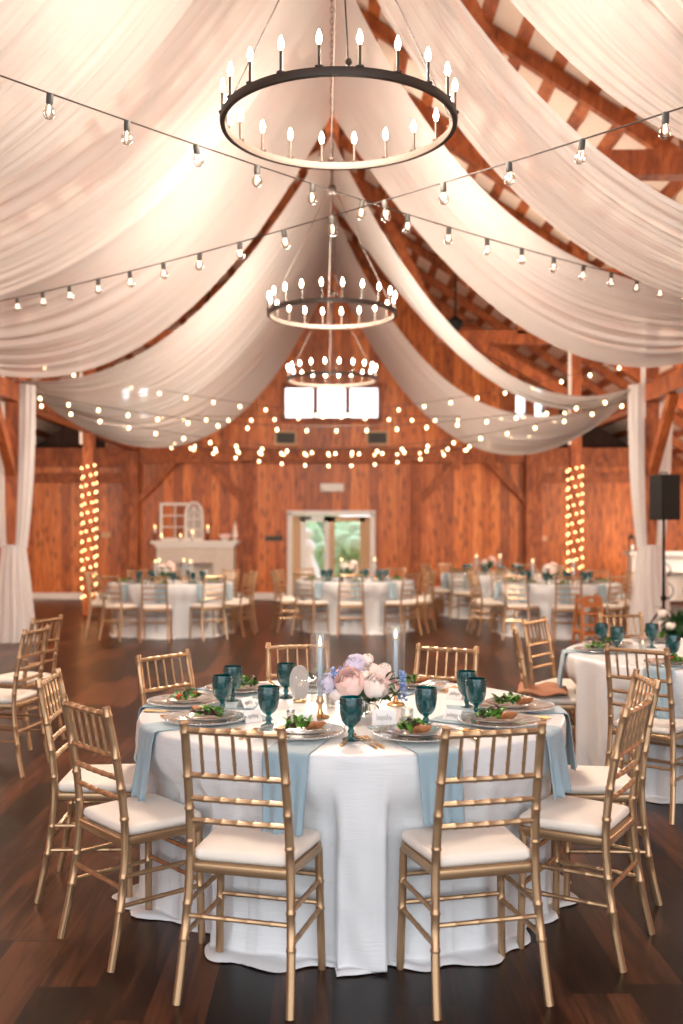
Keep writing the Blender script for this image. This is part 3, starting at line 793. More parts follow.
# ------------------------------------------------------------------ tablecloths
def ray_limit(th, c, chairs):
    # how far the cloth may reach from the table centre before it meets a chair's front
    best = 9; dx, dy = math.cos(th), math.sin(th)
    for x, y, f in chairs:
        a = R(f-90); ca, sa = math.cos(-a), math.sin(-a)
        def loc(px, py):
            px -= x; py -= y
            return px*ca-py*sa, px*sa+py*ca
        r = .55
        while r < 1.3:
            u, v = loc(c[0]+dx*r, c[1]+dy*r)
            if abs(u) < .215 and -.3 < v < .195: best = min(best, r-.012); break
            r += .006
    return best
def tablecloth(name, c, rad, chairs, seed, label, folds=1.0, group='floor length tablecloths', mat=None, n=288):
    q = random.Random(seed); h = .765
    lim = [ray_limit(2*PI*k/n, c, chairs) for k in range(n)]
    w = 22 if n > 400 else 9 if n > 200 else 4
    lm = []
    for k in range(n):
        m = min(lim[(k+j)%n] for j in range(-2,3)); lm.append(m)
    sm = [sum(min(1.0,lm[(k+j)%n])*(w+1-abs(j)) for j in range(-w,w+1))/((w+1)**2) for k in range(n)]
    sm = [min(sm[k], lm[k]) for k in range(n)]
    fs = [(q.randint(5,9),q.uniform(0,6),.8),(q.randint(12,17),q.uniform(0,6),.8),(q.randint(22,29),q.uniform(0,6),.7),(q.randint(37,46),q.uniform(0,6),.4)]
    fold = [sum(a*math.sin(f*2*PI*k/n+p) for f,p,a in fs)/1.6 for k in range(n)]
    tq = [q.uniform(0,6) for _ in range(6)]
    rows = []
    def ring(fr, z): rows.append([(fr[k]*math.cos(2*PI*k/n), fr[k]*math.sin(2*PI*k/n), z if not hasattr(z,'__len__') else z[k]) for k in range(n)])
    for f in (.02,.25,.5,.7,.85,.95,.985): ring([rad*f]*n, h)
    ring([rad*.997]*n, h-.003); ring([rad+.003]*n, h-.012)
    zs = [h-.03,h-.06,h-.1,h-.15,h-.2,h-.25,.47,.43,.39,.35,.31,.27,.23,.19,.15,.115,.085,.06,.04,.025,.014]
    for z in zs:
        d = (h-z)/h; fr = []
        for k in range(n):
            th = 2*PI*k/n
            r = rad+.006+.004*d+fold[k]*(.003+.034*folds*d**.8)+(.006*math.sin(3*th+9*d+tq[0])+.004*math.sin(31*th+14*d+tq[4])+.0035*math.sin(47*th-22*d+tq[5]))*d
            t = min(1,max(0,(.66-z)/.16)); t = t*t*(3-2*t)
            lo = min(r, sm[k]+fold[k]*.014)
            if z < .12: lo += .02*(1-z/.12)*(1+math.sin(9*th+tq[1]))*.6
            r = r*(1-t)+min(r,lo)*t if sm[k] < r else r
            fr.append(r)
        ring(fr, z)
    last = fr
    for e, z in ((.022,.006),(.055,.012),(.085,.008),(.10,.003)):
        ring([last[k]+e*(.55+.45*math.sin(7*2*PI*k/n+tq[2])+.25*math.sin(23*2*PI*k/n+tq[3])) for k in range(n)],
             [max(.003, z+.010*abs(math.sin(17*2*PI*k/n+tq[4]))*(1 if e < .09 else .3)) for k in range(n)])
    b = MB(); nr = len(rows)
    vs = [p for r_ in rows for p in r_]; fc = [tuple(range(n))]
    for i in range(nr-1):
        for k in range(n):
            a = i*n+k; d = i*n+(k+1)%n; fc.append((a, a+n, d+n, d))
    b.add(vs, fc)
    o = b.build(name, mat or M['cloth'], ang=180, loc=(c[0],c[1],0))
    tag(o, label, 'tablecloth', group)
    return o
ZT = .7655

# ------------------------------------------------------------------ things on the tables
def goblet_mb(seg=28):
    b = MB(); out = [(.0,.0),(.032,.0),(.033,.004),(.026,.008),(.012,.014),(.009,.022),(.013,.03),(.013,.036),(.009,.042),(.012,.05),(.024,.058),(.035,.074),(.041,.096),(.0435,.120),(.0425,.145),(.041,.161)]
    inn = [(.039,.161),(.0405,.145),(.041,.12),(.038,.096),(.031,.076),(.018,.064),(0,.061)]
    b.lathe(out+inn, seg, caps=False)
    # small raised beads round the bowl
    return b
def goblet_parts(t, beads=True):
    goblet_mb().build('glass_bowl', M['teal'], t)
    if beads:
        b = MB()
        for z, r, n in ((.150,.0425,26),(.138,.0436,26)):
            for k in range(n):
                a = 2*PI*(k+.5*(z<.145))/n; b.ball((r*math.cos(a),r*math.sin(a),z),.0026,5,4)
        b.build('bead_band', M['teal'], t)
def charger_mb():
    b = MB(); b.lathe([(0,0),(.10,0),(.105,.004),(.155,.012),(.165,.014),(.163,.017),(.152,.0155),(.105,.008),(.098,.005),(0,.005)],56)
    for k in range(64):
        a = 2*PI*k/64; b.ball((.1635*math.cos(a),.1635*math.sin(a),.0158),.0046,5,4)
    return b
def plate_mb():
    b = MB(); b.lathe([(0,0),(.062,0),(.066,.003),(.100,.014),(.108,.016),(.107,.018),(.099,.0165),(.066,.0065),(.06,.005),(0,.005)],48); return b
def leaf(b, c, L_, w, yaw, pitch, roll, curl=.5, n=5):
    Mx = Matrix.Translation(c) @ Euler((roll,-pitch,yaw)).to_matrix().to_4x4()
    P = []
    for i in range(n+1):
        t = i/n; ww = w*math.sin(PI*min(.98,t*.88+.08))**.8
        row = []
        for j in (-1,-.5,0,.5,1):
            row.append(tuple(Mx @ Vector((L_*t, ww*j*.5, L_*curl*.35*math.sin(t*2.4)-.12*L_*curl*(t**2)+ .10*w*abs(j)))))
        P.append(row)
    b.grid(P)
def salad(label, loc, rz, seed, cake):
    q = random.Random(seed)
    t = thing('salad', label, 'salad', loc, rz)
    for nm, mt, n in (('green_leaves',M['leaf'],46),('red_leaves',M['leaf_red'],12),('dark_leaves',M['leaf_dark'],12)):
        b = MB()
        for _ in range(n):
            a = q.uniform(0,2*PI); r = .052*math.sqrt(q.random()); z = .006+.030*(1-(r/.055)**2)*q.random()
            leaf(b, (r*math.cos(a)*1.2+.012, r*math.sin(a)*.85, z), q.uniform(.025,.05), q.uniform(.012,.024), q.uniform(0,6.3), q.uniform(-.1,.9), q.uniform(-.5,.5), q.uniform(.3,1))
        b.build(nm, mt, t, ang=180)
    if cake:
        b = MB(); k = Matrix.Translation((-.05,.012,.024)) @ Euler((.25,.22,.5)).to_matrix().to_4x4()
        b.ball((0,0,0),(.036,.030,.014),20,12,k); b.v = [(x*(1+.10*math.sin(90*y+50*z)),y*(1+.12*math.sin(110*x+40*z)),z+.003*math.sin(130*x+70*y)) for x,y,z in b.v]
        b.build('crab_cake' if False else 'baked_patty', M['crust'], t)
    else:
        b = MB(); b.ball((-.04,.01,.022),(.017,.015,.014),12,8); b.build('tomato_half', M['tomato'], t); b = MB(); b.ball((.03,-.02,.03),(.012,.012,.011),10,8); b.build('tomato_half', M['tomato'], t)
    return t
def fork_mb():
    b = MB(); b.tube([(0,-.1,.004),(0,-.04,.005),(0,.02,.008),(0,.045,.006)],[.0055,.004,.003,.004],8)
    b.box((0,.055,.006),(.02,.024,.002))
    for k in range(4): b.tube([(-.0085+.0057*k,.065,.006),(-.0085+.0057*k,.085,.008),(-.0078+.0052*k,.105,.005)],[.0018,.0016,.001],5)
    return b
def knife_mb():
    b = MB(); b.tube([(0,-.11,.005),(0,-.06,.006),(0,-.01,.005)],[.0065,.0055,.0045],8)
    P = [[(-.006,-.012,.003),(.007,-.012,.003)],[(-.007,.04,.003),(.009,.04,.003)],[(-.006,.085,.003),(.008,.085,.003)],[(-.005,.112,.003),(-.001,.11,.003)]]
    P2 = [[(x,y,.0055) for x,y,_ in r_] for r_ in P]
    b.grid(P, True); b.grid(P2); return b
def napkin(label, c, th, wd, hang, seed, rad, inner=.42, base=0):
    # a long folded napkin lying under the charger and hanging over the table edge
    q = random.Random(seed); rows = []; ln = []
    er = rad+.0225
    path = []
    r = inner
    while r < rad-.02: path.append((r, ZT+.0035)); r += .04
    for k in range(5):
        a = PI/2*k/4; path.append((er-.025+.025*math.sin(a), ZT+.0035-.025*(1-math.cos(a))))
    z = ZT-.045
    while z > ZT-hang: path.append((er+.02*(ZT-z)/.3*1.0, z)); z -= .025
    b = MB(); top = []; ca, sa = math.cos(th), math.sin(th); ph = q.uniform(0,6)
    for i, (r, z) in enumerate(path):
        row = []
        for j in range(25):
            u = j/24-.5; hg = max(0,(ZT-.02-z))/.25
            ww = wd*(1-.12*hg)
            y = u*ww; rr = math.sqrt(max(.01,r*r-y*y*.9)) if z < ZT-.01 else r
            rr += (.012*math.sin(u*11+ph)+.008*math.sin(u*23+ph*2)+.012)*hg
            zz = z + (.0 if z < ZT-.01 else .001*math.sin(u*14+r*20))
            row.append((c[0]+rr*ca-y*sa, c[1]+rr*sa+y*ca, zz))
        rows.append(row)
    b.grid(rows)
    o = b.build('napkin', M['napkin'], ang=180)
    s = o.modifiers.new('thick','SOLIDIFY'); s.thickness = .003; s.offset = 1 if False else 0
    return tag(o, label, 'napkin', 'dusty blue napkins on the nearest table')
def tent_card(label, x, y, rz, w=.085, h=.05):
    t = MB(); d = .028
    t.grid([[(-w/2,-d,0),(w/2,-d,0)],[(-w/2,0,h),(w/2,0,h)],[(-w/2,d,0),(w/2,d,0)]])
    o = t.build('place_card', M['card'], smooth=False, loc=(x,y,ZT+.001)); o.rotation_euler = (0,0,rz)
    s = o.modifiers.new('thick','SOLIDIFY'); s.thickness = .0012
    tag(o, label, 'place card', 'white tent place cards')
    b = MB(); q = random.Random(int(x*1000)); pts = []
    for k in range(40):
        u = k/39; f = u*2-1
        v = .5+.14*math.sin(k*1.1+x*9)*(1 if k%7 else 2)
        px = f*w*.32; zz = h*v; yy = -d*(1-v)-.0016
        pts.append((px,yy,zz))
    b.tube(pts,.0007,4); b.build('handwriting', M['ink'], o)
    return o
def hurricane(label, x, y, group=None):
    t = thing('candle_hurricane', label, 'candle holder', (x,y,ZT), rnd.uniform(0,3), group)
    b = MB(); b.lathe([(0,0),(.038,0),(.04,.004),(.033,.009),(.016,.016),(.009,.03),(.008,.05),(.013,.06),(.02,.066),(.013,.078),(.014,.092),(.012,.092),(.011,.08),(0,.08)],24); b.build('candlestick', M['gold_metal'], t)
    b = MB(); b.lathe([(0,.081),(.0105,.081),(.0095,.2),(.0075,.285),(.004,.291),(0,.292)],14); tp = b.build('taper_candle', M['candle_blue'], t)
    b = MB(); b.tube([(0,0,.29),(0.001,0,.302)],.0011,5); b.build('wick', M['black'], tp)
    b = MB(); b.lathe([(0,.297),(.005,.303),(.0068,.312),(.005,.325),(.002,.337),(0,.344)],12); b.build('flame', M['flame'], tp)
    b = MB(); b.lathe([(.0405,.062),(.0425,.062),(.0425,.352),(.0405,.352),(.0405,.062)],32,caps=False); b.build('glass_chimney', M['chimney'], t)
    return t
def votive(label, x, y, r=.026, h=.07, group=None, white=True):
    t = thing('votive_candle', label, 'votive candle', (x,y,ZT), 0, group)
    b = MB(); b.lathe([(0,0),(r*.92,0),(r,.004),(r,h),(r-.003,h),(r-.003,.008),(0,.008)],24,caps=False); b.build('glass_cup', M['clear'] if not white else M['clear'], t)
    b = MB(); b.lathe([(0,.009),(r-.006,.009),(r-.006,h*.62),(0,h*.62)],18); w = b.build('wax', M['candle_white'], t)
    b = MB(); b.lathe([(0,h*.64),(.0035,h*.64+.006),(.004,h*.64+.011),(0,h*.64+.024)],10); b.build('flame', M['flame'], w)
    return t
def rose_mb(q, rad):
    # cupped petals in closing rings round a tight bud
    b = MB()
    def petal(a, rr, top, span, flare):
        P = []
        for i in range(7):
            v = i/6; el = -1.25+(top+1.25)*v; row = []
            for j in range(9):
                u = j/4-1
                w = span*(.55+.45*math.sin(PI*min(1,.25+.6*v)))
                e2 = el-.22*u*u*v
                r_ = rr*(1+flare*v**4+.05*abs(u)*v)
                row.append((r_*math.cos(e2)*math.cos(a+u*w), r_*math.cos(e2)*math.sin(a+u*w), r_*math.sin(e2)*1.05))
            P.append(row)
        b.grid(P)
    for ring, (n, rr, top, span, fl) in enumerate(((3,.40,1.3,1.05,.0),(3,.54,1.2,1.0,.02),(4,.68,1.06,.85,.04),(5,.81,.9,.75,.07),(6,.93,.68,.66,.12))):
        for k in range(n):
            petal(2*PI*(k+.4*ring)/n+q.uniform(-.12,.12), rr*rad, top*q.uniform(.94,1.05), span, fl)
    b.ball((0,0,-.1*rad),(.5*rad,.5*rad,.55*rad),10,8)
    return b
def bouquet(label, x, y, sc=1.0):
    q = random.Random(3)
    t = thing('flower_centrepiece', label, 'flowers', (x,y,ZT)); t.scale = (sc,)*3
    b = MB(); b.lathe([(0,0),(.03,0),(.045,.012),(.056,.035),(.057,.055),(.05,.078),(.045,.084),(.043,.084),(.048,.076),(.054,.055),(.053,.036),(.043,.015),(0,.006)],32,caps=False); b.build('glass_bowl', M['clear'], t)
    b = MB()
    for _ in range(26):
        a = q.uniform(0,6.3); r = .035*math.sqrt(q.random())
        b.tube([(r*math.cos(a),r*math.sin(a),.012),(r*.7*math.cos(a+.5),r*.7*math.sin(a+.5),.1)],.0022,5)
    for _ in range(14): leaf(b,(q.uniform(-.03,.03),q.uniform(-.03,.03),.03+q.random()*.04),.035,.016,q.uniform(0,6),.8,0)
    b.build('stems', M['leaf_dark'], t, ang=180)
    def place(mb, nm, mat, c, yaw, tilt):
        o = mb.build(nm, mat, t, ang=180); o.location = c; o.rotation_euler = (tilt*math.cos(yaw+PI/2), tilt*math.sin(yaw+PI/2), 0)
    for nm, mt, c, r, yaw, tl in (('pink_rose',M['pink'],(-.045,-.078,.138),.055,-2.0,.7),('pink_rose',M['pink'],(.065,-.02,.155),.050,0,.5),('white_rose',M['cream'],(.05,-.082,.125),.05,-1.1,.75),('white_rose',M['cream'],(.01,.06,.15),.046,1.6,.6),('pink_rose',M['pink'],(-.07,.045,.14),.042,2.5,.7),('white_rose',M['cream'],(-.0,-.035,.16),.038,-1.6,.3),('pink_rose',M['pink'],(.1,-.055,.125),.036,-.7,.7),('white_rose',M['cream'],(-.095,-.045,.1),.034,-2.6,.9),('pink_rose',M['pink'],(-.03,.02,.175),.036,2.0,.2)):
        place(rose_mb(q, r), nm, mt, c, yaw, tl)
    def cluster(nm, mt, c, rad, n, fl):
        b = MB(); b.ball(c, rad*.66, 10, 8)
        for _ in range(n):
            a = q.uniform(0,6.3); ph = math.asin(q.uniform(-.6,1)); d = Vector((math.cos(ph)*math.cos(a), math.cos(ph)*math.sin(a), math.sin(ph)))
            p = Vector(c)+d*rad*q.uniform(.85,1.05)
            Mx = Matrix.Translation(p) @ d.to_track_quat('Z','Y').to_matrix().to_4x4() @ Matrix.Rotation(q.uniform(0,3),4,'Z')
            for k in range(4):
                an = PI/2*k; s = fl
                vs = [(0,0,0)]+[(s*rr*math.cos(an+da), s*rr*math.sin(an+da), z*s) for rr,da,z in ((.7,-.5,.1),(1.1,-.25,.2),(1.1,.25,.2),(.7,.5,.1))]
                b.add(vs, [(0,1,2,3,4)], Mx)
            b.ball(tuple(p+d*.002),fl*.25,5,4)
        b.build(nm, mt, t, ang=180)
    cluster('lilac_cluster', M['lilac'], (-.125,-.03,.125), .042, 90, .010)
    cluster('white_cluster', M['lilac'], (-.02,0,.19), .045, 90, .010)
    cluster('white_spray', M['cream'], (.085,.0,.175), .024, 40, .010)
    cluster('white_spray', M['cream'], (.02,.01,.212), .022, 36, .010)
    b = MB()
    for k in range(26):
        z = -.02+k*.0042; a = k*2.4; rr = .014*(1-.4*k/26)
        b.ball((.15+rr*math.cos(a), -.035+rr*math.sin(a), .09+z),(.007,.007,.006),6,4)
    for k in range(18): b.ball((-.10+q.uniform(-.02,.02),-.02+q.uniform(-.03,.03),.165+q.uniform(-.015,.02)),.007,6,4)
    b.build('blue_blossoms', M['blue'], t)
    b = MB()
    for k in range(46):
        a = q.uniform(-1.0,1.0) if k < 28 else q.uniform(0,6.3)
        r0 = q.uniform(.07,.11); z = q.uniform(.07,.15)
        if k >= 28: r0 = q.uniform(.05,.07); z = q.uniform(.05,.09)
        leaf(b,(r0*math.cos(a)+.02,r0*math.sin(a)-.03,z),q.uniform(.035,.06),q.uniform(.018,.028),a+q.uniform(-.8,.8),q.uniform(-.4,.7),q.uniform(-.5,.5),.8)
    b.tube([(.02,-.02,.09),(.08,-.05,.12),(.13,-.08,.10),(.16,-.1,.05)],[.002,.002,.0015,.001],5)
    b.ball((.0,0,.11),(.06,.06,.05),10,8)
    b.build('green_leaves', M['leaf_dark'], t, ang=180)
    return t

SET_A = [  # chair name, chair seat x,y -> place setting at radius .68
    ('front left chair', (-.115,3.80)), ('front right chair', (.318,3.76)), ('near left chair', (-.515,4.07)), ('far left chair', (-.66,4.48)),
    ('near right chair', (.67,4.02)), ('hidden right chair', (.80,4.36)), ('chair beyond the paired salads', (-.45,4.85)),
    ('chair behind the frosted oval', (-.10,5.06)), ('chair behind the paired goblets', (.40,4.97))]
def build_table_a():
    chairs = [(x,y,f) for x,y,f,_ in CH_A]
    tablecloth('tablecloth', TA, RA, chairs, 11, 'white floor length tablecloth pooling round the nearest round table', .85, n=432)
    cprot = pprot = None
    for i, (nm, (x, y)) in enumerate(SET_A):
        th = math.atan2(y-TA[1], x-TA[0])
        if i < 2: th = R((254.5,288.5)[i])
        hang = [.275,.255,.29,.26,.27,.25,.2,.2,.2][i]
        napkin(f'blue napkin under the charger before the {nm} of the nearest table', TA, th, .17, hang, 40+i, RA)
        o = charger_mb().build('charger_plate', M['clear_rim'], ang=60, loc=(x,y,ZT+.008)) if cprot is None else None
        if o: cprot = o
        else: o = cprot.copy(); COL.objects.link(o); o.location = (x,y,ZT+.008)
        tag(o, f'beaded glass charger before the {nm} of the nearest table', 'charger plate', 'glass chargers on the nearest table')
        # salad plate sits a little towards the table's middle
        px, py = x-.012*math.cos(th), y-.012*math.sin(th)
        o = plate_mb().build('salad_plate', M['clear_rim'], loc=(px,py,ZT+.0145)) if pprot is None else None
        if o: pprot = o
        else: o = pprot.copy(); COL.objects.link(o); o.location = (px,py,ZT+.0145)
        tag(o, f'small clear salad plate before the {nm} of the nearest table', 'plate', 'salad plates on the nearest table')
        cake = i not in (3,)
        salad(('salad with browned patty' if cake else 'red and green leaf salad')+f' before the {nm} of the nearest table', (px,py,ZT+.021), [2.9,2.2,-.6,1.0,2.7,2.8,.3,.4,2.8][i], 60+i, cake)
        # cutlery, gold: two forks to the diner's left, a knife to the right
        ux, uy = math.cos(th), math.sin(th); vx, vy = -uy, ux   # v points to the diner's right (diner looks at -u)
        rot = th+PI/2+PI*0
        for kind, off, word in (('fork',-.205,'outer'),('fork',-.18,'inner'),('knife',.19,'')):
            kx, ky = x+vx*off+ux*.02, y+vy*off+uy*.02
            if math.hypot(kx-TA[0],ky-TA[1]) > RA-.12:
                s = (RA-.13)/math.hypot(kx-TA[0],ky-TA[1]); kx = TA[0]+(kx-TA[0])*s; ky = TA[1]+(ky-TA[1])*s
            ob = (fork_mb() if kind == 'fork' else knife_mb()).build(kind, M['gold_metal'], loc=(kx,ky,ZT+.001)); ob.rotation_euler = (0,0,th+PI/2)
            tag(ob, f'gold {word} {kind} before the {nm} of the nearest table'.replace('  ',' '), kind, 'gold cutlery on the nearest table')
    G = [(-.253,3.99,'in front of the frosted oval, between the two left candle-side plates'),(-.47,4.29,'in front of a twin, beside the paired salads'),(-.455,4.58,'half hidden behind a twin, beside the paired salads'),(-.215,4.67,'behind the frosted oval glass'),(.071,3.735,'nearest the camera, before the flower bowl'),(.372,3.96,'beside the votive candle and front right salad'),(.605,4.2,'front one of the overlapping pair on the right half'),(.595,4.42,'rear one of the overlapping pair on the right half')]
    p = None
    for x, y, lb in G:
        lb = 'teal goblet '+lb
        if p is None: p = thing('goblet', lb, 'goblet', (x,y,ZT), 0, 'teal goblets on the nearest table'); goblet_parts(p)
        else: dup(p, (x,y,ZT), rnd.uniform(0,3), lb)
    hurricane('glass cylinder with a pale blue lit taper, in front beside the frosted oval', -.05, 4.18)
    hurricane('glass cylinder with a pale blue lit taper, farther back beyond the flowers', .285, 4.48)
    votive('little lit votive glass beside the front right salad', .30, 4.0)
    votive('tall clear glass votive close behind the front taper candle', -.005, 4.44, .024, .115)
    votive('lit votive glowing behind the frosted oval', -.145, 4.72, .03, .075)
    t = thing('salt_shaker', 'small glass salt shaker with a silver cap by the front candle', 'salt shaker', (-.17,4.1,ZT))
    b = MB(); b.lathe([(0,0),(.018,0),(.019,.003),(.017,.034),(.015,.036),(0,.036)],16); b.build('jar', M['clear'], t)
    b = MB(); b.lathe([(0,.002),(.0155,.002),(.0145,.026),(0,.026)],14); b.build('salt', M['candle_white'], t)
    b = MB(); b.lathe([(.0165,.0355),(.0175,.037),(.0175,.044),(.013,.05),(0,.052)],16); b.build('cap', M['steel'], t)
    # frosted oval on its little stand
    t = thing('frosted_oval', 'upright oval of frosted ribbed glass on the nearest table', 'ornament', (-.148,4.56,ZT), R(8))
    b = MB(); n = 40; rows = []
    for sgn in (-1,1):
        ring = [(.045*math.sin(2*PI*k/n)*(1-.12*math.cos(2*PI*k/n)), sgn*.004, .085-.083*math.cos(2*PI*k/n)) for k in range(n)]; rows.append(ring)
    vs = rows[0]+rows[1]; fc = [tuple(range(n)), tuple(reversed(range(n,2*n)))]+[(k,n+k,n+(k+1)%n,(k+1)%n) for k in range(n)]
    b.add(vs, fc)
    for k in range(-4,5):
        u = k/5; zc = .085; hz = .078*math.sqrt(1-u*u)
        b.tube([(u*.04,-.005,zc-hz),(u*.04,-.0052,zc+hz)],.0022,5)
    b.build('glass_oval', M['frost'], t)
    b = MB(); b.slab([(.03*math.cos(2*PI*k/20),.02*math.sin(2*PI*k/20)) for k in range(20)],0,.012,.002); b.build('stand', M['gold_metal'], t)
    bouquet('pink and white roses with blue blossoms in a clear glass bowl on nearest table', .125, 4.20, 1.12)
    for x, y, rz, lb in ((-.33,4.10,.5,'white place card leaning among the goblets beside the near left salad'),(-.38,4.42,.9,'white place card beyond the front twin goblet'),(-.10,4.03,.05,'white place card behind the front left salad'),(.21,4.02,-.1,'largest white place card, left of the votive candle'),(.58,4.66,-.6,'white place card beyond the overlapping goblets'),(.50,4.12,-.5,'white place card between the votive goblet and overlapping goblets')):
        tent_card(lb, x, y, rz, *((.095,.06) if 'largest' in lb else (.075,.045)))
def simple_goblet(t):
    goblet_mb(14).build('glass_bowl', M['teal'], t)
def simple_hurricane(t):
    b = MB(); b.lathe([(0,0),(.038,0),(.034,.009),(.01,.03),(.02,.066),(.013,.09),(0,.09)],12); b.build('candlestick', M['gold_metal'], t)
    b = MB(); b.lathe([(0,.085),(.0105,.085),(.008,.28),(0,.29)],8); b.build('taper_candle', M['candle_blue'], t)
    b = MB(); b.lathe([(0,.292),(.008,.305),(.010,.318),(.006,.335),(0,.35)],8); b.build('flame', M['flame'], t)
    b = MB(); b.lathe([(.041,.062),(.0425,.062),(.0425,.352),(.041,.352),(.041,.062)],16,caps=False); b.build('glass_chimney', M['chimney'], t)
def small_bouquet(t, seed):
    q = random.Random(seed)
    b = MB(); b.lathe([(0,0),(.03,0),(.056,.035),(.055,.06),(.045,.084),(.04,.08),(.05,.05),(0,.006)],14,caps=False); b.build('glass_bowl', M['clear'], t)
    for nm, mt, n, r in (('pink_rose',M['pink'],3,.05),('white_rose',M['cream'],3,.046)):
        for k in range(n):
            a = q.uniform(0,6.3); o = rose_mb(q,r).build(nm, mt, t, ang=180); o.location = (.07*math.cos(a),.07*math.sin(a),q.uniform(.12,.2)); o.rotation_euler = (-.6*math.sin(a),.6*math.cos(a),0)
    b = MB()
    for k in range(40):
        a = q.uniform(0,6.3); leaf(b,(.08*math.cos(a),.08*math.sin(a),q.uniform(.07,.16)),.06,.03,a,q.uniform(-.3,.8),0,.8,3)
    b.ball((0,0,.11),(.07,.07,.055),10,6); b.build('green_leaves', M['leaf_dark'], t, ang=180)
def dark_greens(q):
    b = MB()
    for k in range(22):
        a = q.uniform(0,6.3); r = .05*math.sqrt(q.random()); leaf(b,(r*math.cos(a),r*math.sin(a),.005+.02*q.random()),.05,.025,q.uniform(0,6),q.uniform(0,.8),0,.6,3)
    return b

